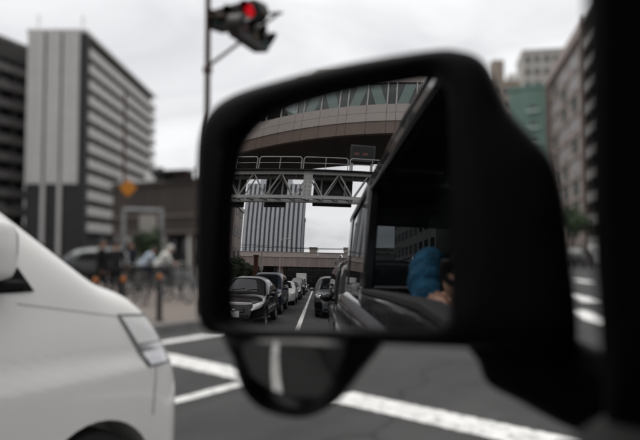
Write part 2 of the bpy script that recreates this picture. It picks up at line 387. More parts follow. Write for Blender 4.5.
for y in (0.9, 8.0):
    m_ = MB().tube((0.6, y, 36.6), (0.6, y, 39.4), 0.06); 
    for q in range(4): m_.tube((0.6, y - 0.5 + 0.1 * q, 38 + 0.4 * q), (0.6, y + 0.5 - 0.1 * q, 38 + 0.4 * q), 0.03)
    m_.build('antenna', M['grey_steel'], sl_)
MB().box(6, 12, 3, 8, 36.7, 39).build('roof_house', M['white_wall'], sl_)
# dark block beside it
A2, B2 = plan(-60, 92), plan(29, 108)
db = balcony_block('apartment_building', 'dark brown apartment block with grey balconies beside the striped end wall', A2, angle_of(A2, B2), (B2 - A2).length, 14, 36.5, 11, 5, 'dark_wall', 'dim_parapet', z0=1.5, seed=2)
MB().box(0.02, (B2 - A2).length - 0.02, 0.03, 1.28, 33.4, 36.4).build('upper_wall', M['dim_wall'], db)
# low brown building behind the crossing
A3, B3 = plan(112, 64), plan(345, 49)
L3 = (B3 - A3).length; rz3 = angle_of(A3, B3)
lb = thing('commercial_building', 'long low dark brown building with flat roof behind the cyclists', 'building', A3, rz3)
MB().box(0, L3, 0, 22, 2.9, 7.8).build('upper_wall', M['brown_wall'], lb)
MB().box(0.2, L3 - 0.2, 2.4, 21.8, 0, 2.895).build('lower_wall', M['dark_wall'], lb)
MB().box(-0.2, L3 + 0.2, -0.2, 22, 7.8, 8.15).build('parapet', M['brown_wall'], lb)
for z in (3.05, 4.6): MB().box(-0.1, L3, -0.14, -0.003, z, z + 0.22).build('ledge', M['brown_frame'], lb)
for i in range(int(L3 / 3.4) + 1): MB().box(i * 3.4 + 0.3, i * 3.4 + 0.75, 0.15, 0.6, 0, 2.895).build('column', M['pale_wall'], lb)
for i in range(int(L3 / 3.4)):
    sw = MB().box(i * 3.4 + 1.1, i * 3.4 + 3.3, 2.3, 2.396, 0.3, 2.5).build('shop_window', M['window'], lb)
pb = thing('apartment_building', 'pale low building with balconies glimpsed behind the orange diamond sign', 'building', plan(128, 82), angle_of(plan(128, 82), plan(178, 84)))
MB().box(-1.2, 6.5, 0, 8, 0, 10.4).build('wall', M['pale_wall'], pb); MB().box(-1.3, 6.6, -0.1, 8.1, 10.4, 10.8).build('roof', M['grey_parapet'], pb)
MB().box(2.3, 5.6, 1, 5, 10.8, 12.2).build('roof_house', M['grey_parapet'], pb)
wmp = window_meshes(1.6, 1.3, 'window')
for k in range(3):
    for j in range(3): add_window(pb, wmp, (0.3 + 2.4 * j, -0.03, 1.2 + 3.1 * k))

# right-hand row: brown-pink block, balcony block, green block, pale ones behind
P1, P2 = plan(550, 112), plan(588, 83)
rzr = angle_of(P1, P2); Lr = (P2 - P1).length
br = thing('apartment_building', 'pinkish brown apartment block framed in darker brown beside the green block', 'building', P1, rzr)
Hb = 31.0
MB().box(0, Lr, 0.25, 13, 0, Hb).build('wall', M['pink_wall'], br)
MB().box(0, 2.6, -0.35, 0.247, 0, Hb).build('corner_frame', M['brown_frame'], br)
MB().box(-0.4, Lr, -0.4, 13.2, Hb, Hb + 1.6).build('cornice', M['pink_wall'], br)
MB().box(Lr - 1.2, Lr, -0.30, 0.247, 0, Hb).build('side_frame', M['brown_frame'], br)
wmr = [window_meshes(3.6, 2.1, 'window'), window_meshes(3.6, 2.1, 'curtain')]
rnd = random.Random(5)
for k in range(9):
    for x in (7.0, 14.5, 22.0, 28.5):
        if x < Lr - 2.6: add_window(br, wmr[rnd.random() < 0.3], (x, 0.2, 3.2 + 3.1 * k))
    MB().box(2.62, Lr - 1.22, 0.12, 0.247, 2.3 + 3.1 * k, 2.5 + 3.1 * k).build('sill_band', M['brown_frame'], br)
P3 = plan(638, 66)
bb = balcony_block('apartment_building', 'grey block with stacked balconies beyond the pinkish brown one', P2, angle_of(P2, P3), (P3 - P2).length, 14, 32.2, 10, 6, 'brown_frame', 'mid_parapet', z0=2.0, fl=2.95, seed=6)
MB().box(-0.35, 0.35, -0.25, 1.0, 0, 33.2).build('corner_column', M['brown_frame'], bb)
G1, G2 = plan(511, 118), plan(551, 114)
gb = thing('apartment_building', 'green painted block with small shuttered windows', 'building', G1, angle_of(G1, G2)); Lg = (G2 - G1).length
MB().box(0, Lg, 0, 12, 0, 31.9).build('wall', M['green_wall'], gb); MB().box(-0.2, Lg + 0.1, -0.2, 12, 31.9, 32.5).build('parapet', M['green_wall'], gb)
wmg = window_meshes(1.5, 0.9, 'window')
for k in range(9):
    add_window(gb, wmg, (Lg * 0.62, -0.02, 2.2 + 3.2 * k))
    MB().box(Lg * 0.62 - 1.2, Lg * 0.62 + 1.2, -0.35, -0.003, 1.75 + 3.2 * k, 2.05 + 3.2 * k).build('sill', M['brace'], gb)
def plain_block(label, a, b, H, D, wall, floors, bays, cat='building', roofhouse=True):
    t = thing('apartment_building', label, cat, a, angle_of(a, b)); L = (b - a).length
    MB().box(0, L, 0, D, 0, H).build('wall', M[wall], t); MB().box(-0.15, L + 0.15, -0.15, D + 0.15, H, H + 0.5).build('parapet', M[wall], t)
    w_ = window_meshes(L / bays * 0.55, 1.5, 'window')
    for k in range(floors):
        for j in range(bays): add_window(t, w_, ((j + 0.5) * L / bays, -0.03, H - 2.7 - k * 3.1))
    if roofhouse: MB().box(L * 0.3, L * 0.7, D * 0.2, D * 0.7, H + 0.5, H + 3).build('roof_house', M[wall], t)
    return t
plain_block('grey white block rising behind the green one', plan(526, 152), plan(574, 150), 50.5, 12, 'pale_wall', 8, 5, roofhouse=False)
tb = plain_block('tan block with a white rooftop tank left of the green one', plan(492, 138), plan(523, 138), 39, 12, 'tan_wall', 8, 3, roofhouse=False)
MB().lathe([(0, 2.6), (0.8, 2.5), (1.25, 1.9), (1.3, 0.4), (0, 0.4)], (6.1, 3, 39.4), (0, 0, 1), 20).build('water_tank', M['white_wall'], tb, smooth=50)
MB().box(1.0, 3.6, 1, 4, 39.5, 44.5).build('roof_house', M['tan_wall'], tb)

# blocks closing the view behind the crossing, mostly hidden by the mirror
plain_block('pale grey office block across the crossing behind the mirror', plan(300, 105), plan(372, 108), 30, 14, 'pale_wall', 8, 6)
plain_block('dim brown office block across the crossing behind the mirror', plan(380, 120), plan(436, 122), 36, 14, 'brown_frame', 10, 5)
plain_block('white office block between the brown and tan ones', plan(440, 128), plan(486, 128), 27, 12, 'white_wall', 7, 5)
# the rest of the street: blocks added to darken car reflections and block sky
plain_block('added grey office block along the left pavement beside the queue', V((-14.5, -42, 0)), V((-14.5, -6, 0)), 21, 14, 'pale_wall', 6, 12)
plain_block('added brown office block along the right pavement facing the queue', V((19, -4, 0)), V((19, -44, 0)), 13, 14, 'brown_frame', 3, 16)
plain_block('added pale office block on the right pavement past the brown one', V((17, -46, 0)), V((17, -72, 0)), 22, 14, 'pale_wall', 6, 9)

# ================================================================== CARS
class Body:
    """parametric car body: s runs back from the nose, z up; cross-sections are rounded boxes with tumblehome"""
    def __init__(b, L, W, H, prof, zb=0.2, belt=0.9, n=5.0, tumble=0.14, nose=0.62, nlen=0.55, tail=0.8, tlen=0.4, step=None):
        b.__dict__.update(locals()); b.smooth()
    def smooth(b):
        N = 240; zs = [interp(b.prof, b.L * i / N) for i in range(N + 1)]
        for _ in range(6): zs = [zs[0]] + [(zs[i - 1] + 2 * zs[i] + zs[i + 1]) / 4 for i in range(1, N)] + [zs[-1]]
        b.zs = zs; b.N = N
    def ztop(b, s):
        u = max(0, min(1, s / b.L)) * b.N; i = min(b.N - 1, int(u)); return lerp(b.zs[i], b.zs[i + 1], u - i)
    def wp(b, s):
        f_ = 1.0
        if s < b.nlen: f_ = b.nose + (1 - b.nose) * (1 - (1 - s / b.nlen) ** 2.4)
        if s > b.L - b.tlen: f_ = min(f_, b.tail + (1 - b.tail) * (1 - (1 - (b.L - s) / b.tlen) ** 2.2))
        return b.W / 2 * f_
    def taper(b, z): return 1 - b.tumble * max(0, (z - b.belt) / (b.H - b.belt)) ** 1.2
    def hw(b, s, z):
        zt = b.ztop(s); zm = (zt + b.zb) / 2; zh = (zt - b.zb) / 2; q = min(1, abs((z - zm) / zh))
        bulge = 1 - 0.05 * ((z - 0.62) / 0.6) ** 2 if z < b.belt else 1 - 0.05 * ((b.belt - 0.62) / 0.6) ** 2
        if b.step:                              # lower flank stands a little proud below a soft crease
            u = max(0, min(1, (b.step[0] - z) / b.step[2] + 0.5)); bulge += b.step[1] * u * u * (3 - 2 * u)
        return b.wp(s) * b.taper(z) * max(0.0, 1 - q ** b.n) ** (1 / b.n) * bulge
    def section(b, s, k=30):
        zt = b.ztop(s); zm = (zt + b.zb) / 2; zh = (zt - b.zb) / 2; pts = []
        if b.step:                              # evenly spaced heights along the flank
            zz = [zt - (zt - b.zb) * 0.5 * (1 - cos(pi * i / 59)) for i in range(60)][::-1]
            return [(b.hw(s, z), z) for z in zz]
        for i in range(k + 1):
            ph = -pi / 2 + pi * i / k; sg = 1 if sin(ph) >= 0 else -1
            z = zm + zh * sg * abs(sin(ph)) ** (2 / b.n) if i not in (0, k) else zm + zh * sg
            pts.append((b.hw(s, z), z))
        return pts
    def shell(b, ns=90):
        rows = []
        S = sorted(set([0.0, 0.01, 0.03, 0.06, 0.1, 0.15, 0.22] + [b.L * i / ns for i in range(1, ns)] + [b.L - 0.15, b.L - 0.08, b.L - 0.03, b.L]))
        for s in S:
            h = b.section(s); rows.append([Vector((x, -s, z)) for x, z in h] + [Vector((-x, -s, z)) for x, z in h[::-1][1:-1]])
        return MB().grid(rows, closed=True, caps=True)
    def side(b, s, z, sign, off=0.0): return Vector((sign * (b.hw(s, z) + off), -s, z))
    def side_patch(b, poly, sign, off=0.006, nu=10, nv=6, thick=0.0):
        """poly: four corners (s,z): front-bottom, rear-bottom, rear-top, front-top"""
        rows = []
        for j in range(nv + 1):
            r = []
            for i in range(nu + 1):
                u, v = i / nu, j / nv
                s = lerp(lerp(poly[0][0], poly[1][0], u), lerp(poly[3][0], poly[2][0], u), v)
                z = lerp(lerp(poly[0][1], poly[1][1], u), lerp(poly[3][1], poly[2][1], u), v)
                r.append(b.side(s, z, sign, off))
            rows.append(r)
        return MB().grid(rows)
    def top_patch(b, s0, s1, f0=0.86, f1=0.86, off=0.006, nu=12, nv=12):
        rows = []
        for j in range(nv + 1):
            s = lerp(s0, s1, j / nv); e = 0.01
            sl_ = (b.ztop(s + e) - b.ztop(s - e)) / (2 * e); nx = 1 / sqrt(1 + sl_ * sl_)
            f_ = lerp(f0, f1, j / nv); r = []
            for i in range(nu + 1):
                q = lerp(-1, 1, i / nu) * f_
                zt = b.ztop(s); wmax = b.wp(s) * b.taper(zt) * 0.96
                zm = (zt + b.zb) / 2; zh = (zt - b.zb) / 2
                z = zm + zh * max(0, 1 - abs(q) ** b.n) ** (1 / b.n)
                r.append(Vector((q * wmax, -s + off * sl_ * nx, z + off * nx)))
            rows.append(r)
        return MB().grid(rows)

def cut(o, cutters):
    tmp = []
    for mb in cutters:
        c = mb.build('cutter', M['rubber'], None); c.matrix_world = o.matrix_world; tmp.append(c)
        m_ = o.modifiers.new('cut', 'BOOLEAN'); m_.operation = 'DIFFERENCE'; m_.solver = 'EXACT'; m_.object = c
    bpy.context.view_layer.update(); baked(o)
    for c in tmp: bpy.data.meshes.remove(c.data)
    o.data.polygons.foreach_set('use_smooth', [True] * len(o.data.polygons)); o.data.set_sharp_from_angle(angle=radians(32))

def wheel(t, x, s, r, sign, w=0.2, spokes=6):
    c = (x, -s, r); ax = (sign, 0, 0)
    tyre = MB().lathe([(r * 0.62, -w), (r * 0.9, -w), (r, -w * 0.8), (r, -w * 0.2), (r * 0.95, 0), (r * 0.66, 0.0), (r * 0.62, -0.02), (r * 0.62, -w)], c, ax, 28).build('tyre', M['rubber'], None, smooth=35)
    rim = MB().ring(Vector(c) - Vector((sign * 0.02, 0, 0)), ax, r * 0.62, 0.014, 28, 6)
    rim.lathe([(0, -0.012), (r * 0.17, -0.014), (r * 0.18, -0.05), (0, -0.05)], c, ax, 16)
    rim.lathe([(0, -0.10), (r * 0.62, -0.09)], c, ax, 24)
    for k in range(spokes):
        a = 2 * pi * k / spokes; d = Vector((0, cos(a), sin(a))); e = Vector((0, -sin(a), cos(a))); c0 = Vector(c) - Vector((sign * 0.02, 0, 0))
        rim.hexa([c0 + d * r * 0.12 - e * 0.03, c0 + d * r * 0.62 - e * 0.018, c0 + d * r * 0.62 + e * 0.018, c0 + d * r * 0.12 + e * 0.03],
                 [p - Vector((sign * 0.035, 0, 0)) for p in (c0 + d * r * 0.12 - e * 0.03, c0 + d * r * 0.62 - e * 0.018, c0 + d * r * 0.62 + e * 0.018, c0 + d * r * 0.12 + e * 0.03)])
    w_ = bpy.data.objects.new('wheel', None); COL.objects.link(w_); w_.parent = t
    tyre.parent = w_; ro = rim.build('rim', M['steel'], w_, smooth=35); return w_

def car(name, label, cat, loc, b, paint, wheels, r, glass, ws, lamps, rear_lamps=None, grille=None, group=None, lens='lens', bumper=None, rz=0.0, windows=(), rear_glass=None, mirrors=None, doors=(), trim=None, extra=None, face='black_plastic'):
    t = thing(name, label, cat, loc, rz, group)
    body = b.shell().build('body', paint, None, smooth=32)
    cuts = []
    for s in wheels:
        for sg in (-1, 1):
            x0, x1 = sorted((sg * (b.W / 2 - 0.26), sg * (b.W / 2 + 0.2))); cuts.append(MB().tube((x0, -s, r + 0.01), (x1, -s, r + 0.01), r * 1.16, None, 36))
    cut(body, cuts); body.parent = t
    for s in wheels:
        for sg in (-1, 1): wheel(t, sg * (b.W / 2 - 0.035), s, r, sg)
    g = M[glass]
    b.top_patch(*ws).build('windscreen', g, t, smooth=60)
    for x in (-0.36, 0.14):                                  # wipers
        s0 = ws[0] + 0.05
        MB().tube((x * b.W / 1.7, -s0, b.ztop(s0) + 0.012), ((x + 0.42) * b.W / 1.7, -(s0 + 0.10), b.ztop(s0 + 0.1) + 0.014), 0.009).build('wiper', M['rubber'], t)
    if rear_glass: b.top_patch(*rear_glass).build('rear_window', g, t, smooth=60)
    for poly in windows:
        for sg in (-1, 1): b.side_patch(poly, sg).build('side_window', g, t, smooth=60)
    for sg in (-1, 1):
        h = b.side_patch(lamps, sg, 0.007, 14, 6).build('headlight', M[lens], t, smooth=60)
        if bumper: b.side_patch(bumper, sg, 0.006, 12, 5).build('bumper_corner', M['black_plastic'], t, smooth=60)
        fp = b.side((lamps[0][0] + lamps[2][0]) / 2, (lamps[0][1] + lamps[2][1]) / 2, sg, 0.010)
        if lens == 'lens': MB().ball(fp, 0.045, 12, 8, (0.5, 0.6, 0.9)).build('bulb_reflector', M['chrome'], h, smooth=60)
        if rear_lamps: b.side_patch(rear_lamps, sg, 0.007).build('tail_light', mat('tail_red', (0.25, 0.008, 0.008), 0.2), t, smooth=60)
    for s, z0, z1 in doors:                                   # shut lines
        for sg in (-1, 1): b.side_patch([(s, z0), (s + 0.012, z0), (s + 0.012, z1), (s, z1)], sg, 0.003, 1, 12).build('door_gap', M['rubber'], t)
    for s, z in [(d[0] - 0.22, 0.88 * b.belt) for d in doors[1:]]:
        for sg in (-1, 1): b.side_patch([(s, z), (s + 0.17, z), (s + 0.17, z + 0.035), (s, z + 0.035)], sg, 0.025, 3, 2).build('door_handle', M['chrome'], t)
    if grille:
        z0, z1, w = grille
        gr = MB().box(-w, w, -0.05, 0.012, z0, z1).build('grille', M[face], t, bevel=0.008)
        for k in range(3): MB().box(-w * 0.94, w * 0.94, 0.013, 0.022, lerp(z0, z1, 0.2 + 0.3 * k), lerp(z0, z1, 0.2 + 0.3 * k) + 0.016).build('grille_bar', M['chrome'], gr)
        MB().ball((0, 0.024, (z0 + z1) / 2), 0.05, 16, 8, (1, 0.25, 0.8)).build('badge', M['chrome'], gr, smooth=60)
    zp = 0.42
    MB().box(-0.165, 0.165, 0.004, 0.024, zp, zp + 0.165).build('number_plate', M['plate'], t, bevel=0.004)
    MB().box(-b.W * 0.28, b.W * 0.28, -0.03, 0.008, b.zb + 0.05, zp - 0.03).build('lower_intake', M['black_plastic'], t, bevel=0.01)
    if mirrors:
        s, z = mirrors
        for sg in (-1, 1):
            p = b.side(s, z, sg); mm = MB()
            rows = []
            for u, sc_ in ((0.0, 0.55), (0.03, 0.9), (0.07, 1.0), (0.10, 0.98)):
                rows.append([p + Vector((sg * (0.14 + 0.115 * cos(a * pi / 8) * sc_), -u + 0.04, 0.02 + 0.075 * sin(a * pi / 8) * sc_)) for a in range(16)])
            mm.grid(rows, closed=True, caps=True); mo = mm.build('door_mirror', paint, t, smooth=50)
            MB().tube(p - Vector((sg * 0.02, 0, 0.02)), p + Vector((sg * 0.06, 0, -0.01)), 0.025).build('mirror_arm', M['black_plastic'], mo)
    if extra: extra(t, b)
    return t

def paint(name, col, rough=0.28, metal=0.0, coat=0.22, var=0.03, spec=0.3): return mat(name, col, rough, metal, var=var, scale=2.0, coat=coat, spec=spec)
WHITE = paint('white_paint', (0.80, 0.785, 0.75), 0.25, coat=0.7, spec=0.5)
BLACK = paint('black_paint', (0.006, 0.006, 0.007), 0.08)
NAVY = paint('navy_paint', (0.012, 0.017, 0.030), 0.25)
GREY = paint('grey_paint', (0.11, 0.115, 0.12), 0.3, 0.5)
DGREY = paint('dark_grey_paint', (0.022, 0.0225, 0.024), 0.16, 0.2, coat=0.5, spec=0.4)
SILVER = paint('silver_paint', (0.38, 0.38, 0.39), 0.3, 0.6)

# ---- white van in the lane alongside (direct view)
vanB = Body(4.45, 1.72, 1.98, [(0, 0.64), (0.035, 0.78), (0.09, 0.91), (0.16, 1.03), (0.23, 1.14), (0.34, 1.235), (0.52, 1.30), (0.60, 1.36), (1.12, 1.76), (1.42, 1.92), (1.7, 1.97), (2.2, 1.98), (4.2, 1.97), (4.4, 1.75), (4.45, 1.2)],
            zb=0.22, belt=1.18, n=8, tumble=0.13, nose=0.84, nlen=0.26, step=(0.885, 0.022, 0.05))
def van_extra(t, b):
    for sg in (-1, 1):
        MB().box(min(sg * 0.70, sg * 0.86), max(sg * 0.70, sg * 0.86), -1.30, -1.05, 1.28, 1.33).build('mirror_bracket', M['black_plastic'], t, bevel=0.01)
VAN_X, VAN_Y = -2.60 - 0.86, 2.45
def van_mirror(t, b):
    van_extra(t, b)
    for sg in (-1, 1):
        rows = []
        for u, sc_ in ((0.0, 0.6), (0.03, 0.92), (0.08, 1.0), (0.13, 0.98), (0.14, 0.9)):
            sq = lambda v: (abs(v) ** 0.45) * (1 if v > 0 else -1)
            rows.append([Vector((sg * (0.975 + 0.085 * sq(cos(a * pi / 12 + 0.01)) * sc_), -1.14 - u + 0.05, 1.45 + 0.125 * sq(sin(a * pi / 12 + 0.01)) * sc_)) for a in range(24)])
        mo = MB().grid(rows, closed=True, caps=True).build('door_mirror', WHITE, t, smooth=50)
        MB().box(min(sg * 0.80, sg * 0.99), max(sg * 0.80, sg * 0.99), -1.19, -1.03, 1.275, 1.325).build('mirror_foot', M['black_plastic'], mo, bevel=0.015)
        b.side_patch([(0.47, 1.118), (0.98, 1.215), (0.98, 1.2185), (0.47, 1.1215)], sg, 0.003, 14, 1).build('bonnet_gap_shade', M['dim_parapet'], t)  # shadow-grey strip laid on the panel for the soft bonnet crease
        b.side_patch([(0.27, 0.60), (0.276, 0.60), (0.250, 0.845), (0.246, 0.845)], sg, 0.003, 1, 10).build('bumper_gap_shade', M['dim_parapet'], t)  # bumper seam drawn as a strip in body-shadow grey
        b.side_patch([(0.90, 1.265), (1.35, 1.265), (1.35, 1.52), (0.99, 1.40)], sg, 0.010, 6, 6).build('mirror_sail', M['black_plastic'], t, smooth=60)
        b.side_patch([(0.150, 0.865), (0.290, 0.86), (0.350, 0.965), (0.205, 0.965)], sg, 0.012, 10, 6).build('lamp_chamber', M['chrome'], t, smooth=60)
        b.side_patch([(0.210, 0.972), (0.355, 0.972), (0.445, 1.115), (0.275, 1.102)], sg, 0.012, 10, 6).build('lamp_chamber', M['lens'], t, smooth=60)
van = car('delivery_van', 'white van with rounded nose stopped in the next lane beside the stop line', 'van', (VAN_X, VAN_Y, 0), vanB, WHITE, (0.60, 3.25), 0.29, 'dark_glass',
          (0.62, 1.30, 0.86, 0.86), [(0.135, 0.85), (0.30, 0.845), (0.465, 1.13), (0.265, 1.115)], lens='lamp_bezel', rear_lamps=[(4.28, 0.95), (4.42, 0.95), (4.42, 1.3), (4.28, 1.3)], grille=(0.86, 1.0, 0.42),
          windows=[[(0.97, 1.41), (2.0, 1.27), (2.0, 1.74), (1.25, 1.66)], [(2.12, 1.26), (4.1, 1.26), (4.1, 1.74), (2.12, 1.74)]], doors=[(1.22, 0.80, 1.25), (2.06, 0.4, 1.8), (3.3, 0.75, 1.8)], extra=van_mirror)

# ---- queue behind, seen in the mirror
hatchB = Body(4.35, 1.76, 1.58, [(0, 0.50), (0.05, 0.68), (0.14, 0.80), (0.5, 0.94), (1.0, 1.04), (1.12, 1.08), (1.95, 1.50), (2.3, 1.57), (3.0, 1.58), (3.7, 1.48), (4.2, 1.1), (4.32, 0.9), (4.35, 0.6)], belt=0.95, n=4.6, tumble=0.24, nose=0.55, nlen=0.75)
car('hatchback', 'glossy black hatchback with slanted headlights stopped first in the next lane behind', 'car', (-2.72, -8.55, 0), hatchB, BLACK, (0.86, 3.5), 0.32, 'dark_glass',
    (1.14, 1.94, 0.86, 0.84), [(0.04, 0.60), (0.30, 0.68), (0.80, 0.93), (0.16, 0.77)], grille=(0.55, 0.66, 0.32), rear_glass=(3.72, 4.18, 0.8, 0.82),
    windows=[[(1.5, 0.98), (2.45, 0.98), (2.42, 1.40), (2.05, 1.38)], [(2.52, 0.98), (3.45, 1.0), (3.3, 1.36), (2.5, 1.40)]], doors=[(1.25, 0.4, 0.95), (2.47, 0.35, 1.4), (3.42, 0.5, 1.0)], mirrors=(1.55, 1.0))
miniB = Body(4.65, 1.74, 1.83, [(0, 0.60), (0.05, 0.84), (0.15, 0.95), (0.5, 1.04), (0.85, 1.12), (1.7, 1.72), (2.1, 1.84), (3.0, 1.86), (4.3, 1.80), (4.58, 1.4), (4.65, 0.8)], belt=1.08, n=5.5, tumble=0.15, nose=0.62)
def visor(t, b): MB().box(-0.3, 0.3, 0.012, 0.02, 0.72, 0.76).build('chrome_strip', M['chrome'], t)
car('minivan', 'dark blue minivan with upright windscreen behind the black hatchback', 'minivan', (-2.72, -13.6, 0), miniB, NAVY, (0.85, 3.65), 0.32, 'dark_glass',
    (0.9, 1.68, 0.86, 0.84), [(0.10, 0.76), (0.24, 0.78), (0.5, 0.93), (0.10, 0.88)], grille=(0.6, 0.84, 0.42),
    windows=[[(1.3, 1.1), (2.1, 1.1), (2.1, 1.64), (1.75, 1.62)], [(2.2, 1.1), (3.3, 1.1), (3.3, 1.64), (2.2, 1.64)], [(3.4, 1.1), (4.3, 1.1), (4.2, 1.6), (3.4, 1.62)]], doors=[(1.2, 0.4, 1.05), (2.15, 0.4, 1.6), (3.35, 0.4, 1.6)], mirrors=(1.35, 1.08), extra=visor)
sedB = Body(4.6, 1.76, 1.46, [(0, 0.52), (0.05, 0.66), (0.14, 0.74), (0.6, 0.86), (1.25, 0.96), (1.35, 0.99), (2.1, 1.40), (2.45, 1.46), (3.0, 1.44), (3.9, 1.06), (4.5, 1.0), (4.58, 0.8), (4.6, 0.6)], belt=0.92, n=4.8, tumble=0.24, nose=0.6, nlen=0.7)
def sedan(label, loc, p, group=None):
    return car('sedan', label, 'car', loc, sedB, p, (0.9, 3.65), 0.32, 'dark_glass', (1.38, 2.1, 0.86, 0.84), [(0.12, 0.62), (0.30, 0.64), (0.6, 0.80), (0.14, 0.74)], grille=(0.52, 0.70, 0.36),
               rear_glass=(3.1, 3.85, 0.82, 0.84), windows=[[(1.75, 0.95), (2.6, 0.95), (2.58, 1.34), (2.25, 1.33)], [(2.68, 0.95), (3.6, 0.97), (3.3, 1.28), (2.66, 1.34)]], doors=[(1.5, 0.4, 0.9), (2.64, 0.35, 1.3), (3.55, 0.5, 0.95)], mirrors=(1.8, 0.96), group=group)
sedan('white sedan behind the dark blue minivan in the queue', (-2.5, -19.5, 0), paint('pearl_white_paint', (0.62, 0.62, 0.60), 0.35))
sedan('grey sedan behind the white sedan in the queue', (-2.4, -25.6, 0), GREY)
suvB = Body(4.55, 1.82, 1.70, [(0, 0.62), (0.05, 0.84), (0.14, 0.95), (0.6, 1.03), (1.15, 1.10), (1.9, 1.60), (2.25, 1.69), (3.2, 1.70), (4.1, 1.62), (4.45, 1.2), (4.55, 0.8)], zb=0.26, belt=1.06, n=5.0, tumble=0.2, nose=0.62, nlen=0.6)
def suv(label, loc, p, cat='suv'):
    return car('suv', label, cat, loc, suvB, p, (0.9, 3.6), 0.36, 'dark_glass', (1.18, 1.9, 0.86, 0.84), [(0.10, 0.80), (0.26, 0.82), (0.5, 0.95), (0.10, 0.91)], grille=(0.66, 0.86, 0.45), bumper=[(0.01, 0.32), (0.5, 0.32), (0.42, 0.60), (0.01, 0.66)],
               windows=[[(1.6, 1.09), (2.4, 1.09), (2.38, 1.54), (2.05, 1.52)], [(2.48, 1.09), (3.4, 1.09), (3.3, 1.54), (2.48, 1.55)], [(3.48, 1.10), (4.15, 1.12), (3.95, 1.48), (3.46, 1.53)]], doors=[(1.45, 0.45, 1.05), (2.44, 0.4, 1.5), (3.4, 0.55, 1.1)], mirrors=(1.62, 1.08))
suv('mid grey suv two cars behind the tall suv with the open window', (0.53, -12.6, 0), GREY)
suv('dark grey suv far behind the boxy black suv, near the gantry', (0.9, -24, 0), DGREY)
boxB = Body(4.2, 1.78, 1.88, [(0, 0.72), (0.05, 0.96), (0.14, 1.06), (0.5, 1.12), (1.0, 1.18), (1.35, 1.74), (1.6, 1.86), (2.6, 1.88), (4.0, 1.86), (4.15, 1.5), (4.2, 0.9)], zb=0.28, belt=1.12, n=7, tumble=0.12, nose=0.72, nlen=0.4)
car('suv', 'boxy black suv with roof rails right behind the suv with the open window', 'suv', (0.88, -3.9, 0), boxB, BLACK, (0.8, 3.3), 0.37, 'dark_glass',
    (1.02, 1.36, 0.88, 0.88), [(0.08, 0.84), (0.2, 0.84), (0.3, 1.0), (0.08, 0.98)], grille=(0.74, 0.98, 0.5),
    windows=[[(1.3, 1.15), (2.15, 1.15), (2.15, 1.7), (1.5, 1.7)], [(2.25, 1.15), (3.1, 1.15), (3.1, 1.7), (2.25, 1.7)], [(3.2, 1.15), (3.95, 1.15), (3.95, 1.7), (3.2, 1.7)]], doors=[(1.2, 0.45, 1.1), (2.2, 0.4, 1.7), (3.15, 0.5, 1.7)], mirrors=(1.3, 1.14),
    extra=lambda t, b: [MB().path([(sg * 0.68, -1.7, 1.87), (sg * 0.70, -1.75, 1.93), (sg * 0.70, -3.7, 1.93), (sg * 0.68, -3.75, 1.86)], 0.018).build('roof_rail', M['chrome'], t) for sg in (-1, 1)])
# far queue under the bridge
def box_truck(label, loc):
    t = thing('box_truck', label, 'truck', loc)
    MB().box(-0.95, 0.95, -1.5, 0, 0.55, 2.15).build('cab', paint('truck_white', (0.62, 0.62, 0.6)), t, bevel=0.12, seg=3)
    MB().box(-1.05, 1.05, -6.2, -1.65, 0.85, 3.1).build('cargo_box', paint('truck_white', (0.62, 0.62, 0.6)), t, bevel=0.03)
    MB().box(-0.85, 0.85, 0.001, 0.02, 1.3, 2.0).build('windscreen', M['dark_glass'], t, bevel=0.008)
    MB().box(-0.5, 0.5, -6.1, -1.0, 0.5, 0.85).build('chassis', M['dark_steel'], t)
    for sg in (-1, 1):
        MB().box(min(sg * 0.55, sg * 0.9), max(sg * 0.55, sg * 0.9), 0.001, 0.03, 0.72, 0.9).build('headlight', M['lens'], t, bevel=0.01)
        for s in (0.75, 4.8): wheel(t, sg * 0.95, s, 0.4, sg, 0.24)
    return t
box_truck('white box truck waiting under the road bridge', (-3.4, -66, 0))
sedan('silver sedan just in front of the road bridge', (-2.4, -44, 0), SILVER)
car('minivan', 'black minivan in the middle of the queue far behind', 'minivan', (-2.4, -35.5, 0), miniB, BLACK, (0.85, 3.65), 0.32, 'dark_glass', (0.9, 1.68, 0.86, 0.84), [(0.10, 0.76), (0.24, 0.78), (0.5, 0.93), (0.10, 0.88)], grille=(0.6, 0.84, 0.42),
    windows=[[(1.3, 1.1), (4.3, 1.1), (4.2, 1.62), (1.75, 1.62)]], mirrors=(1.35, 1.08))
suv('black suv approaching the road bridge', (0.7, -38, 0), BLACK)
# cars glimpsed beyond the crossing in the direct view
gc = plan(148, 30); sedan_far = car('hatchback', 'grey hatchback crossing behind the cyclists', 'car', (gc.x + 1.6, gc.y - 0.8, 0), hatchB, GREY, (0.86, 3.5), 0.32, 'dark_glass', (1.14, 1.94, 0.86, 0.84), [(0.16, 0.64), (0.34, 0.70), (0.78, 0.90), (0.30, 0.76)], rz=radians(-62),
    windows=[[(1.5, 0.98), (2.45, 0.98), (2.42, 1.40), (2.05, 1.38)], [(2.52, 0.98), (3.45, 1.0), (3.3, 1.36), (2.5, 1.40)]], mirrors=(1.55, 1.0))
vp_ = plan(596, 62)
car('delivery_van', 'pale grey van driving ahead past the balcony block', 'van', (vp_.x + 0.3, vp_.y + 3, 0), vanB, paint('van_grey', (0.45, 0.45, 0.45)), (0.66, 3.25), 0.31, 'dark_glass', (0.66, 1.32, 0.84, 0.84), [(0.10, 0.90), (0.27, 0.90), (0.40, 1.11), (0.09, 1.10)],
    rear_lamps=[(4.28, 0.95), (4.42, 0.95), (4.42, 1.3), (4.28, 1.3)], windows=[[(1.2, 1.26), (4.1, 1.26), (4.1, 1.74), (1.62, 1.74)]])
vp2 = plan(580, 52)
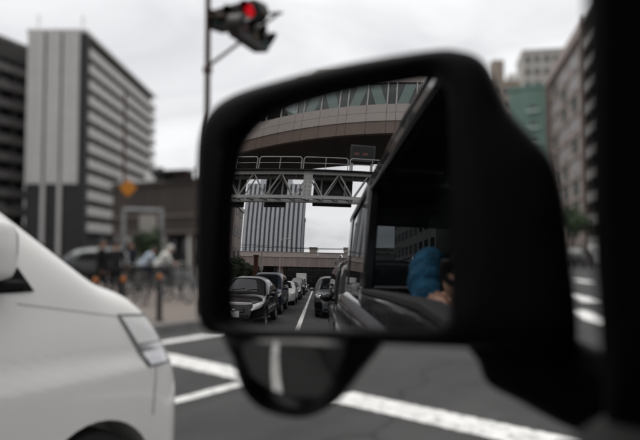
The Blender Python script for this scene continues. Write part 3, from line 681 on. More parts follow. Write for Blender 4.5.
suv('dark suv ahead beneath the small street tree', (vp2.x, vp2.y + 2, 0), DGREY)

# ================================================================== THE CAR THE PICTURE IS TAKEN FROM
OX, OY = 0.72, 1.75                                     # centre line and nose
own = thing('tall_suv', 'dark grey tall suv with open front window and black door mirror', 'suv', (OX, OY, 0))
ownB = Body(4.1, 1.76, 1.97, [(0, 0.70), (0.05, 0.92), (0.12, 1.04), (0.35, 1.10), (0.85, 1.16), (1.0, 1.24), (1.12, 1.315), (1.4, 1.325), (2.6, 1.355), (3.9, 1.385), (4.03, 1.38), (4.1, 1.2)],
            zb=0.27, belt=1.0, n=9, tumble=0.055, nose=0.68, nlen=0.45, tail=0.86, tlen=0.35)
ob = ownB.shell(110).build('body', DGREY, None, smooth=32)
own_cuts = [MB().box(-0.74, 0.74, -3.98, -0.95, 0.42, 2.2)]
for s in (0.78, 3.25):
    for sg in (-1, 1):
        x0, x1 = sorted((sg * 0.66, sg * 1.1)); own_cuts.append(MB().tube((x0, -s, 0.38), (x1, -s, 0.38), 0.44, None, 40))
cut(ob, own_cuts); ob.parent = own
for s in (0.78, 3.25):
    for sg in (-1, 1):
        wheel(own, sg * 0.85, s, 0.37, sg, 0.22)
        pts = []
        rows = []
        for k in range(19):
            a = pi * k / 18; rr = []
            for q, (dr, dx) in enumerate(((0.0, 0.0), (0.0, 0.035), (0.03, 0.045), (0.06, 0.03), (0.075, 0.0))):
                zz = 0.38 + (0.44 + dr) * sin(a); ss = s - (0.44 + dr) * cos(a)
                rr.append(Vector((sg * (ownB.hw(min(max(ss, 0.02), 4.08), max(zz, 0.32)) + dx), -ss, zz)))
            rows.append(rr)
        MB().grid(rows).build('fender_flare', DGREY, own, smooth=60)
def gx(y, z, sg=-1):                                    # side window plane (world), leaning in towards roof and tail
    base = interp([(-2.32, -0.035), (-1.0, -0.07), (0.4, -0.085), (1.1, -0.06)], y)
    x = base + 0.035 * max(0, (z - 1.32)) / 0.6
    return x if sg < 0 else 2 * OX - x
def slab(name, poly, m, sg=-1, thick=0.045, off=0.0, bevel=0.012):
    """panel of the side: polygon (y,z) laid on the window plane, thickness inwards"""
    d = -sg
    b_ = MB(); n = len(poly)
    o1 = [Vector((gx(y, z, sg) + sg * off, y, z)) for y, z in poly]; i1 = [p + Vector((d * thick, 0, 0)) for p in o1]
    b_.add(o1 + i1, [tuple(range(n)), tuple(range(n, 2 * n))[::-1]] + [(k, (k + 1) % n, n + (k + 1) % n, n + k) for k in range(n)])
    return b_.build(name, m, own, bevel=bevel, world=True)
WT, RT = 1.90, 1.985
for sg in (-1, 1):
    slab('front_pillar', [(0.440, 1.29), (1.07, 1.29), (0.98, 1.40), (0.44, RT), (0.20, RT), (0.295, 1.66), (0.368, 1.45)], M['black_plastic'], sg, 0.05)
    slab('middle_pillar', [(-1.10, 1.30), (-0.94, 1.30), (-0.97, RT), (-1.11, RT)], DGREY, sg, 0.06, 0.004)
    slab('rear_pillar', [(-2.30, 1.34), (-2.02, 1.34), (-1.98, RT), (-2.22, RT)], DGREY, sg, 0.06, 0.004)
    slab('door_top', [(-0.94, 1.28), (0.47, 1.26), (0.47, 1.318), (0.16, 1.343), (0.0, 1.362), (-0.3, 1.368), (-0.94, 1.372)], DGREY, sg, 0.07, 0.010, 0.010)
    slab('window_seal', [(-0.94, 1.374), (-0.3, 1.370), (0.0, 1.364), (0.16, 1.345), (0.47, 1.32), (0.47, 1.34), (0.16, 1.366), (0.0, 1.386), (-0.3, 1.391), (-0.94, 1.394)], M['rubber'], sg, 0.06, 0.006, 0.004)
    slab('quarter_sill', [(-2.03, 1.34), (-1.10, 1.34), (-1.10, 1.405), (-2.03, 1.42)], DGREY, sg, 0.06, 0.002)
    qw = slab('quarter_window', [(-2.02, 1.42), (-1.10, 1.405), (-1.11, WT), (-2.0, WT)], M['dark_glass'], sg, 0.008, -0.004, 0)
    slab('door_frame', [(-0.985, WT), (0.30, WT), (0.20, RT), (-0.985, RT)], DGREY, sg, 0.05, 0.002)
    slab('roof_rail', [(-2.25, RT - 0.035), (0.42, RT - 0.035), (0.38, RT + 0.005), (-2.22, RT + 0.005)], DGREY, sg, 0.07, 0.012)
    slab('chrome_strip', [(-2.0, 1.405), (-1.10, 1.388), (-1.10, 1.397), (-2.0, 1.414)], M['chrome'], sg, 0.01, 0.012, 0)
    if sg > 0: slab('side_window', [(-0.94, 1.33), (0.42, 1.29), (0.30, WT), (-0.97, WT)], CABIN_GLASS, sg, 0.006, -0.01, 0)
    MB().box(*sorted((OX + sg * 0.885, OX + sg * 0.80)), -0.86, -0.66, 1.10, 1.14).build('door_handle', M['chrome'], own, bevel=0.012, world=True)
    s_ = OY + 1.02
    for yy in (0.52, -1.03):
        ownB.side_patch([(OY - yy, 0.42), (OY - yy + 0.012, 0.42), (OY - yy + 0.012, 1.28), (OY - yy, 1.28)], sg, 0.003, 1, 14).build('door_gap', M['rubber'], own)
    ownB.side_patch([(1.3, 0.60), (2.75, 0.60), (2.75, 0.68), (1.3, 0.68)], sg, 0.016, 20, 3).build('side_moulding', M['black_plastic'], own, smooth=60)
    ownB.side_patch([(0.10, 0.86), (0.24, 0.86), (0.36, 1.02), (0.10, 1.0)], sg, 0.007).build('headlight', M['lens'], own, smooth=60)
    ownB.side_patch([(4.0, 0.95), (4.08, 0.95), (4.08, 1.3), (4.0, 1.3)], sg, 0.007).build('tail_light', mat('tail_red', (0.25, 0.008, 0.008), 0.2), own, smooth=60)
# roof panel with rounded edges
rows = []
for y in [-2.26, -2.2, -2.05, -1.5, -1.0, -0.5, 0.0, 0.25, 0.38, 0.43]:
    xl = gx(y, RT) + 0.0; w2 = OX - xl; e = interp([(-2.26, 0.0), (-2.2, 0.035), (-2.05, 0.06), (0.0, 0.075), (0.3, 0.06), (0.43, 0.0)], y); r = []
    for k in range(25):
        q = -1 + 2 * k / 24; r.append(Vector((OX + q * w2, y, RT + 0.004 + (0.02 + e) * max(0, 1 - abs(q) ** 7) ** (1 / 2.2))))
    for k in range(25):
        q = 1 - 2 * k / 24; r.append(Vector((OX + q * (w2 - 0.03), y, RT - 0.05)))
    rows.append(r)
MB().grid(rows, closed=True, caps=True).build('roof', DGREY, own, smooth=40, world=True)
# windscreen, rear window, floor, dash, seats
ws_ = [Vector((gx(1.0, 1.33) + 0.03, 1.0, 1.32)), Vector((2 * OX - gx(1.0, 1.33) - 0.03, 1.0, 1.32)), Vector((2 * OX - gx(0.42, RT) - 0.03, 0.42, RT - 0.02)), Vector((gx(0.42, RT) + 0.03, 0.42, RT - 0.02))]
MB().prism(ws_, (0, -0.004, -0.004)).build('windscreen', CABIN_GLASS, own, world=True)
MB().box(0.02, 1.42, -2.25, -2.235, 1.40, 1.95).build('rear_window', CABIN_GLASS, own, world=True)
MB().box(0.0, 1.44, 0.36, 1.02, 1.02, 1.22).build('dashboard', M['interior'], own, bevel=0.06, seg=4, world=True)
MB().box(0.0, 1.44, -2.2, 0.75, 0.425, 0.45).build('cabin_floor', M['interior'], own, world=True)
sw = MB().ring((1.08, 0.26, 1.16), (0, -0.9, 0.42), 0.185, 0.016)
for a in (0.5, 2.64, 4.71):
    sw.tube((1.08, 0.26, 1.16), (1.08 + 0.18 * cos(a), 0.26 + 0.18 * sin(a) * 0.42, 1.16 + 0.18 * sin(a) * 0.9), 0.016)
sw.build('steering_wheel', M['interior'], own, smooth=50, world=True)
def car_seat(x):
    st = MB().box(x - 0.25, x + 0.25, -0.80, -0.28, 0.50, 0.78).build('seat', M['seat'], own, bevel=0.06, seg=3, world=True)
    bk = [Vector((x - 0.24, -0.80, 0.74)), Vector((x + 0.24, -0.80, 0.74)), Vector((x + 0.24, -0.68, 0.74)), Vector((x - 0.24, -0.68, 0.74))]
    tp = [Vector((x - 0.21, -1.02, 1.34)), Vector((x + 0.21, -1.02, 1.34)), Vector((x + 0.21, -0.92, 1.36)), Vector((x - 0.21, -0.92, 1.36))]
    b_ = MB().hexa(bk, tp).build('seat_back', M['seat'], st, bevel=0.05, seg=3, world=True)
    MB().box(x - 0.13, x + 0.13, -1.07, -0.96, 1.40, 1.58).tube((x - 0.06, -1.0, 1.3), (x - 0.06, -1.02, 1.45), 0.007).tube((x + 0.06, -1.0, 1.3), (x + 0.06, -1.02, 1.45), 0.007).build('headrest', M['seat'], st, bevel=0.04, seg=3, world=True)
car_seat(0.36); car_seat(1.08)
MB().box(0.05, 1.39, -1.95, -1.45, 0.46, 0.76).box(0.05, 1.39, -2.05, -1.9, 0.765, 1.32).build('rear_bench', M['seat'], own, bevel=0.05, seg=3, world=True)

# ---- door mirror: housing, convex glass, arm on the door, under-mirror
Pc, _ = mirror(352, 205); Nc = (Pc - MC).normalized()
Tu = Vector((0, 0, 1)).cross(Nc).normalized(); Tv = Nc.cross(Tu)          # across and up in the glass plane, seen from the driver's side
def on_plane(px, py, w=0.0):
    d = ray(px, py); q = Pc + Nc * w; t_ = (q - CAM).dot(Nc) / d.dot(Nc); P = CAM + d * t_ - Pc
    return Vector((P.dot(Tu), P.dot(Tv)))
def catmull(pts, n):
    out_ = []; k = len(pts)
    for i in range(k):
        p0, p1, p2, p3 = pts[i - 1], pts[i], pts[(i + 1) % k], pts[(i + 2) % k]
        for j in range(n):
            t_ = j / n; out_.append(0.5 * ((2 * p1) + (p2 - p0) * t_ + (2 * p0 - 5 * p1 + 4 * p2 - p3) * t_ * t_ + (3 * p1 - p0 - 3 * p2 + p3) * t_ ** 3))
    return out_
def radial(poly, c, n=200):                # resample a star-shaped outline at even angles
    res = []
    for k in range(n):
        a = 2 * pi * k / n; d = Vector((cos(a), sin(a))); best = 0
        for i in range(len(poly)):
            p, q = poly[i] - c, poly[(i + 1) % len(poly)] - c; e = q - p; den = d.x * e.y - d.y * e.x
            if abs(den) < 1e-12: continue
            t_ = (p.x * e.y - p.y * e.x) / den; u_ = (p.x * d.y - p.y * d.x) / den
            if t_ > 0 and -1e-6 <= u_ <= 1 + 1e-6: best = max(best, t_)
        res.append(c + d * best)
    return res
glass_px = [(223, 250), (227, 190), (234, 150), (248, 124), (272, 107), (330, 89), (390, 76), (422, 70), (440, 75), (448, 100), (450, 200), (450, 300), (444, 324), (420, 330), (340, 330), (242, 328), (223, 323), (220, 300)]
outer_px = [(194, 230), (194, 180), (196, 138), (206, 112), (232, 93), (290, 76), (350, 62), (420, 51), (458, 48), (483, 56), (497, 78), (510, 106), (531, 130), (554, 158), (566, 198), (573, 258), (580, 325), (572, 347), (520, 351), (440, 348), (340, 343), (236, 338), (201, 328), (195, 290)]
c2 = on_plane(350, 215)
inn = radial(catmull([on_plane(*p) for p in glass_px], 8), c2); outr = radial(catmull([on_plane(*p) for p in outer_px], 8), c2)
def P3(uv, w): return Pc + Tu * uv.x + Tv * uv.y + Nc * w
def sphere_w(uv): return sqrt(max(0, MR * MR - uv.x ** 2 - uv.y ** 2)) - MR
mir_o = bpy.data.objects.new('door_mirror', None); COL.objects.link(mir_o); mir_o.parent = own; mir_o.location = P3(c2, -0.06) - own.location
rows = []
for fac, w, src in ((1.0, -0.012, 'i'), (1.0, 0.004, 'i'), (0.12, 0.009, 'm'), (0.35, 0.010, 'm'), (0.65, 0.009, 'm'), (0.85, 0.005, 'm'), (0.96, -0.003, 'm'), (1.0, -0.012, 'm'), (1.0, -0.03, 'o'), (0.985, -0.06, 'o'), (0.94, -0.09, 'o'), (0.85, -0.115, 'o'), (0.68, -0.134, 'o'), (0.4, -0.145, 'o'), (0.1, -0.148, 'o')):
    r = []
    for a, b in zip(inn, outr):
        uv = a if src == 'i' else (a.lerp(b, fac) if src == 'm' else c2 + (b - c2) * fac)
        r.append(P3(uv, w + (sphere_w(a) if src == 'i' else 0)))
    rows.append(r)
MB().grid(rows, closed=True, caps=False).build('mirror_housing', M['black_plastic'], mir_o, smooth=60, world=True)
# the convex glass: a fan of points on the sphere with exact sphere normals
def sphere_glass(name, outline, c, centre, R, place, m, parent, nr=26):
    vs = [place(c)]; n = len(outline); fs = []
    for j in range(1, nr + 1):
        for p in outline: vs.append(place(c + (p - c) * (j / nr)))
    for k in range(n): fs.append((0, 1 + k, 1 + (k + 1) % n))
    for j in range(nr - 1):
        a = 1 + j * n; fs += [(a + k, a + n + k, a + n + (k + 1) % n, a + (k + 1) % n) for k in range(n)]
    me = bpy.data.meshes.new(name); me.from_pydata(vs, [], fs); me.update()
    for p in me.polygons: p.use_smooth = True
    me.normals_split_custom_set_from_vertices([(v - centre).normalized() for v in vs]); me.materials.append(m)
    o = bpy.data.objects.new(name, me); COL.objects.link(o); o.parent = parent; o.matrix_parent_inverse = full(parent).inverted(); return o
sphere_glass('mirror_glass', inn, c2, MC, MR, lambda uv: P3(uv, sphere_w(uv) - 0.0), M['mirror'], mir_o)
# arm from the housing to the door
arm_px = [(470, 340), (478, 362), (488, 384), (520, 402), (560, 424), (600, 440), (650, 462), (655, 380), (604, 352), (575, 336), (560, 300), (520, 300)]
ap = catmull([on_plane(*p, -0.05) for p in arm_px], 5)
ca = Vector((sum(p.x for p in ap) / len(ap), sum(p.y for p in ap) / len(ap))); rows = []
for sc_, w in ((0.02, -0.022), (0.75, -0.024), (0.93, -0.032), (1.0, -0.05), (1.0, -0.09), (0.93, -0.115), (0.7, -0.125), (0.02, -0.126)):
    rows.append([P3(ca + (p - ca) * sc_, w) for p in ap])
MB().grid(rows, closed=True).build('mirror_arm', M['black_plastic'], mir_o, smooth=60, world=True)
# under-mirror pod
pod_px = [(225, 330), (232, 360), (242, 390), (260, 409), (290, 418), (316, 415), (337, 400), (360, 371), (381, 342), (370, 330), (300, 326)]
pgl_px = [(241, 346), (247, 373), (256, 394), (271, 405), (294, 409), (313, 404), (328, 388), (338, 366), (343, 350), (320, 345), (280, 343)]
pod = catmull([on_plane(*p, -0.005) for p in pod_px], 8); pgl = catmull([on_plane(*p, 0.0) for p in pgl_px], 8)
cp = on_plane(292, 372)
pin, pout = radial(pgl, cp, 120), radial(pod, cp, 120)
Pp = P3(cp, 0.0); want = (Vector((-0.62, -0.75, 0.0)) - Pp).normalized(); dp = (Pp - CAM).normalized()
Np = (want - dp).normalized(); RP = 0.24; CP_ = Pp - Np * RP
def place_pod(uv):
    q = P3(uv, 0.0); d = (q - CAM).normalized(); oc = CAM - CP_; b = oc.dot(d); disc = b * b - oc.dot(oc) + RP * RP
    return CAM + d * (-b - sqrt(max(disc, 0)))
rows = [[place_pod(p) for p in pin], [place_pod(p) - dp * 0.003 for p in pin], [place_pod(a).lerp(P3(b, -0.006), 0.35) - dp * 0.004 for a, b in zip(pin, pout)], [place_pod(a).lerp(P3(b, -0.006), 0.8) - dp * 0.003 for a, b in zip(pin, pout)], [P3(b, -0.006) for b in pout]]
for sc_, w in ((1.0, -0.03), (0.95, -0.06), (0.8, -0.085), (0.5, -0.1), (0.05, -0.104)): rows.append([P3(cp + (b - cp) * sc_, w) for b in pout])
um = MB().grid(rows, closed=True).build('under_mirror', mat('gloss_black', (0.006, 0.006, 0.0065), 0.3, var=0.1, scale=6), mir_o, smooth=60, world=True)
sphere_glass('under_mirror_glass', pin, cp, CP_, RP, place_pod, M['under_mirror'], um, 16)

# ================================================================== PEOPLE
def figure(name, label, loc, rz, J, cloth, voxel=0.02, hair=True, group=None, hat=None):
    """J: list of chains [(point, radius), ...] with a cloth key per chain; one remeshed continuous body"""
    mb = MB(); segs = []
    for key, chain in J:
        for (a, ra), (b, rb) in zip(chain, chain[1:]):
            mb.tube(a, b, ra, rb, 14); mb.ball(a, ra, 14, 8); mb.ball(b, rb, 14, 8); segs.append((key, Vector(a), Vector(b), ra))
        if len(chain) == 1: mb.ball(chain[0][0], chain[0][1], 18, 12); segs.append((key, Vector(chain[0][0]), Vector(chain[0][0]), chain[0][1]))
    me = bpy.data.meshes.new('body'); me.from_pydata(mb.v, [], mb.f); me.update()
    o = bpy.data.objects.new(name, me); COL.objects.link(o)
    r = o.modifiers.new('r', 'REMESH'); r.mode = 'VOXEL'; r.voxel_size = voxel; s = o.modifiers.new('s', 'SMOOTH'); s.iterations = 3; s.factor = 0.5
    baked(o); keys = list(cloth)
    for k in keys: o.data.materials.append(cloth[k])
    for p in o.data.polygons:
        c = p.center; best = 1e9; bk = keys[0]
        for key, a, b, rr in segs:
            ab = b - a; t_ = 0 if ab.length < 1e-6 else max(0, min(1, (c - a).dot(ab) / ab.length_squared)); d = ((a + ab * t_) - c).length - rr
            if d < best: best = d; bk = key
        p.material_index = keys.index(bk); p.use_smooth = True
    o.location = loc; o.rotation_euler.z = rz; tag(o, label, 'person', group)
    return o
def head_parts(o, c, r, d, hat=None):
    """hair or cap, ears, nose, eyes; d is the facing direction"""
    c = Vector(c); d = Vector(d).normalized(); sd_ = d.cross(Vector((0, 0, 1))).normalized()
    hm = MB(); rows = []
    up = (Vector((0, 0, 1)) - d * 0.35).normalized()
    a0 = up.cross(sd_).normalized()
    for i in range(7):
        th = radians(100) * i / 6; rows.append([c + up * (r * 1.16 * cos(th)) + (sd_ * cos(2 * pi * k / 18) * 0.98 + a0 * sin(2 * pi * k / 18) * 1.06) * (r * 1.06 * sin(th) + 0.0005) for k in range(18)])
    hm.grid(rows, closed=True)
    hh = hm.build('cap' if hat else 'hair', hat or M['hair'], o, smooth=60)
    if hat: MB().prism([c + up * r * 0.45 + d * r * 0.8 + sd_ * r * 0.7 * q + d * (r * 0.7 * (1 - q * q)) for q in (-1, -0.5, 0, 0.5, 1)], up * 0.012).build('cap_brim', hat, hh)
    f_ = MB().ball(c + d * r * 1.0 - Vector((0, 0, r * 0.25)), r * 0.17, 8, 6, (0.8, 0.8, 1.3))
    for q in (-1, 1): f_.ball(c + sd_ * (q * r * 0.93) - Vector((0, 0, r * 0.2)), r * 0.22, 8, 6, (0.5, 0.8, 1.2))
    f_.build('nose_and_ears', M['skin'], o, smooth=60)
    e_ = MB()
    for q in (-1, 1): e_.ball(c + d * r * 0.90 + sd_ * (q * r * 0.34) + Vector((0, 0, 0.0)), r * 0.10, 8, 6)
    e_.build('eyes', M['hair'], o, smooth=60)
    MB().box(-r * 0.28, r * 0.28, -0.004, 0.004, -0.004, 0.004).build('mouth', mat('lips', (0.3, 0.12, 0.10), 0.5), o).matrix_local = Matrix.Translation(c + d * r * 0.97 - Vector((0, 0, r * 0.6))) @ Matrix.Rotation(atan2(sd_.y, sd_.x), 4, 'Z')

def cloth(name, col): return mat(name, col, 0.9, var=0.2, scale=9, bump=0.3, bscale=30, spec=0.2)
# the photographer in the passenger seat, camera held at the open window
SH = 1.42
pj = [('shirt', [(V((0.36, -0.62, 0.86)), 0.15), (V((0.33, -0.56, 1.02)), 0.15), (V((0.29, -0.46, 1.16)), 0.15), (V((0.27, -0.40, 1.24)), 0.12)]),
      ('shirt', [(V((0.15, -0.38, 1.27)), 0.075), (V((0.40, -0.42, 1.25)), 0.07)]),
      ('shirt', [(V((0.14, -0.38, 1.29)), 0.078), (V((0.12, -0.375, 1.38)), 0.070), (V((0.10, -0.37, 1.435)), 0.064), (V((0.078, -0.345, 1.468)), 0.050), (V((0.058, -0.32, 1.488)), 0.054), (V((0.043, -0.295, 1.480)), 0.046), (V((0.030, -0.275, 1.464)), 0.054), (V((0.020, -0.255, 1.446)), 0.045), (V((0.014, -0.235, 1.426)), 0.054), (V((0.012, -0.215, 1.405)), 0.045), (V((0.012, -0.198, 1.385)), 0.051)]),
      ('skin', [(V((0.012, -0.195, 1.38)), 0.038), (V((0.04, -0.14, 1.345)), 0.034), (V((0.06, -0.085, 1.345)), 0.029), (V((0.065, -0.045, 1.36)), 0.026)]),
      ('shirt', [(V((0.42, -0.42, 1.24)), 0.075), (V((0.46, -0.26, 1.16)), 0.06), (V((0.43, -0.17, 1.16)), 0.052)]),
      ('skin', [(V((0.43, -0.17, 1.16)), 0.042), (V((0.28, -0.08, 1.30)), 0.034), (V((0.17, -0.05, 1.40)), 0.027)]),
      ('skin', [(V((0.26, -0.36, 1.28)), 0.055), (V((0.23, -0.29, 1.38)), 0.055)]),
      ('skin', [(V((0.20, -0.245, 1.43)), 0.083), (V((0.205, -0.25, 1.50)), 0.088)]),
      ('trousers', [(V((0.27, -0.62, 0.84)), 0.10), (V((0.24, -0.16, 0.86)), 0.075), (V((0.22, 0.08, 0.60)), 0.055), (V((0.22, 0.14, 0.52)), 0.05)]),
      ('trousers', [(V((0.45, -0.62, 0.84)), 0.10), (V((0.46, -0.16, 0.86)), 0.075), (V((0.47, 0.08, 0.60)), 0.055), (V((0.47, 0.14, 0.52)), 0.05)]),
      ('shoes', [(V((0.22, 0.12, 0.50)), 0.042), (V((0.22, 0.28, 0.495)), 0.04)]), ('shoes', [(V((0.47, 0.12, 0.50)), 0.042), (V((0.47, 0.28, 0.495)), 0.04)])]
def hand(chains, w, palm, spread, curl, up):
    """five separate fingers rooted in the palm"""
    chains.append(('skin', [(w, 0.024), (w + palm * 0.5, 0.026), (w + palm, 0.022)]))
    for q, ln in ((-1.2, 0.9), (-0.4, 1.0), (0.4, 0.95), (1.2, 0.75)):
        b0 = w + palm + spread * (0.016 * q); chains.append(('skin', [(b0, 0.0088), (b0 + palm.normalized() * 0.030 * ln + curl * 0.012, 0.0082), (b0 + palm.normalized() * 0.036 * ln + curl * 0.036 * ln, 0.0074), (b0 + palm.normalized() * 0.026 * ln + curl * 0.056 * ln, 0.0066)]))
    chains.append(('skin', [(w + palm * 0.25 + spread * -0.02, 0.011), (w + palm * 0.55 + spread * -0.045 + curl * 0.008, 0.0095), (w + palm * 0.9 + spread * -0.052 + curl * 0.026, 0.008)]))
hand(pj, V((0.065, -0.045, 1.36)), V((-0.026, 0.010, 0.020)), V((0.5, 0.8, 0)).normalized(), V((-0.2, -0.1, 1)).normalized(), None)
hand(pj, V((0.17, -0.05, 1.40)), V((-0.035, 0.012, 0.040)), V((0.2, 0.3, 0.9)).normalized(), V((-0.9, 0.2, 0.1)).normalized(), None)
BLUE = mat('blue_shirt_base', (0.007, 0.050, 0.095), 0.9, var=0.6, scale=26, bump=0.8, bscale=45, spec=0.2) or cloth('blue_shirt', (0.010, 0.058, 0.098))
ph = figure('person', 'person in a blue shirt in the suv seat, arms raised to hold a camera', (0, 0, 0), 0, pj, dict(shirt=BLUE, skin=M['skin'], trousers=cloth('dark_trousers', (0.02, 0.02, 0.025)), shoes=M['rubber']), 0.0085)
head_parts(ph, (0.203, -0.25, 1.475), 0.095, (-0.57, 0.82, 0.02))
hc = thing('handheld_camera', 'black handheld camera held up at the open suv window', 'camera', CAM - Fv * 0.045)
rot = Matrix((( Rv.x, Fv.x, Uv.x), (Rv.y, Fv.y, Uv.y), (Rv.z, Fv.z, Uv.z))).to_euler(); hc.rotation_euler = rot
cb = MB().box(-0.05, 0.078, -0.065, -0.03, -0.046, 0.04).build('camera_body', M['black_plastic'], hc, bevel=0.008)
MB().box(0.05, 0.08, -0.055, -0.012, -0.044, 0.03).build('grip', M['rubber'], hc, bevel=0.01)
MB().box(-0.02, 0.02, -0.06, -0.035, 0.04, 0.056).build('viewfinder', M['black_plastic'], hc, bevel=0.005)
MB().lathe([(0.018, 0.028), (0.031, 0.03), (0.033, 0.02), (0.033, -0.025), (0.028, -0.03)], (0, 0, 0), (0, 1, 0), 28).build('lens_barrel', M['black_plastic'], hc, smooth=40)
MB().lathe([(0, 0.02), (0.01, 0.019), (0.02, 0.015)], (0, 0, 0), (0, 1, 0), 24).build('front_lens', M['dark_glass'], hc, smooth=60)

def standing(lean=0.0, stride=0.12, h=1.66, arm=0.1):
    k = h / 1.7
    def S(x, y, z): return V((x * k, y * k, z * k))
    return [('top', [(S(0, 0, 0.92), 0.135 * k), (S(0, lean * 0.5, 1.12), 0.13 * k), (S(0, lean, 1.32), 0.14 * k)]), ('top', [(S(-0.17, lean, 1.38), 0.06 * k), (S(0.17, lean, 1.38), 0.06 * k)]),
            ('top', [(S(-0.18, lean, 1.38), 0.055 * k), (S(-0.23, lean + arm * 0.5, 1.10), 0.045 * k), (S(-0.22, lean + arm * 1.8, 0.88), 0.036 * k)]), ('top', [(S(0.18, lean, 1.38), 0.055 * k), (S(0.23, lean - arm * 0.3, 1.10), 0.045 * k), (S(0.22, lean + arm * 0.6, 0.88), 0.036 * k)]),
            ('skin', [(S(-0.22, lean + arm * 1.8, 0.87), 0.032 * k), (S(-0.215, lean + arm * 2.0, 0.78), 0.026 * k)]), ('skin', [(S(0.22, lean + arm * 0.6, 0.87), 0.032 * k), (S(0.215, lean + arm * 0.8, 0.78), 0.026 * k)]),
            ('skin', [(S(0, lean, 1.42), 0.05 * k), (S(0, lean * 1.1 + 0.02, 1.52), 0.05 * k)]), ('skin', [(S(0, lean * 1.1 + 0.03, 1.56), 0.085 * k), (S(0, lean * 1.1 + 0.02, 1.62), 0.09 * k)]),
            ('legs', [(S(-0.09, 0, 0.92), 0.09 * k), (S(-0.10, stride * 0.7, 0.5), 0.065 * k), (S(-0.10, stride, 0.10), 0.045 * k)]), ('legs', [(S(0.09, 0, 0.92), 0.09 * k), (S(0.10, -stride * 0.4, 0.5), 0.065 * k), (S(0.10, -stride, 0.10), 0.045 * k)]),
            ('shoes', [(S(-0.10, stride - 0.03, 0.05), 0.042 * k), (S(-0.10, stride + 0.15, 0.04), 0.036 * k)]), ('shoes', [(S(0.10, -stride - 0.03, 0.05), 0.042 * k), (S(0.10, -stride + 0.15, 0.04), 0.036 * k)])], S(0, lean * 1.1 + 0.025, 1.61), 0.092 * k
def riding(k=0.96):
    def S(x, y, z): return V((x * k, y * k, z * k))
    j = [('legs', [(S(0, -0.16, 0.92), 0.13 * k), (S(0, -0.10, 1.0), 0.13 * k)]), ('top', [(S(0, -0.12, 1.02), 0.13 * k), (S(0, 0.02, 1.18), 0.13 * k), (S(0, 0.12, 1.30), 0.135 * k)]), ('top', [(S(-0.17, 0.14, 1.33), 0.06 * k), (S(0.17, 0.14, 1.33), 0.06 * k)])]
    for q in (-1, 1):
        j += [('top', [(S(q * 0.19, 0.14, 1.33), 0.058 * k), (S(q * 0.26, 0.25, 1.14), 0.045 * k)]), ('skin', [(S(q * 0.26, 0.25, 1.14), 0.038 * k), (S(q * 0.25, 0.44, 1.03), 0.028 * k)]),
              ('skin', [(S(q * 0.25, 0.44, 1.03), 0.03 * k), (S(q * 0.25, 0.50, 1.02), 0.022 * k)])]
    for q, kz, fy, fz in ((-1, 0.72, 0.10, 0.16), (1, 0.88, 0.10, 0.40)):
        j += [('legs', [(S(q * 0.09, -0.14, 0.92), 0.09 * k), (S(q * 0.11, 0.24, kz), 0.065 * k), (S(q * 0.11, fy, fz + 0.1), 0.045 * k)]), ('shoes', [(S(q * 0.12, fy - 0.02, fz + 0.02), 0.04 * k), (S(q * 0.12, fy + 0.15, fz + 0.01), 0.034 * k)])]
    j += [('skin', [(S(0, 0.17, 1.37), 0.05 * k), (S(0, 0.22, 1.44), 0.05 * k)]), ('skin', [(S(0, 0.25, 1.48), 0.083 * k), (S(0, 0.25, 1.53), 0.088 * k)])]
    return j, S(0, 0.25, 1.52), 0.09 * k
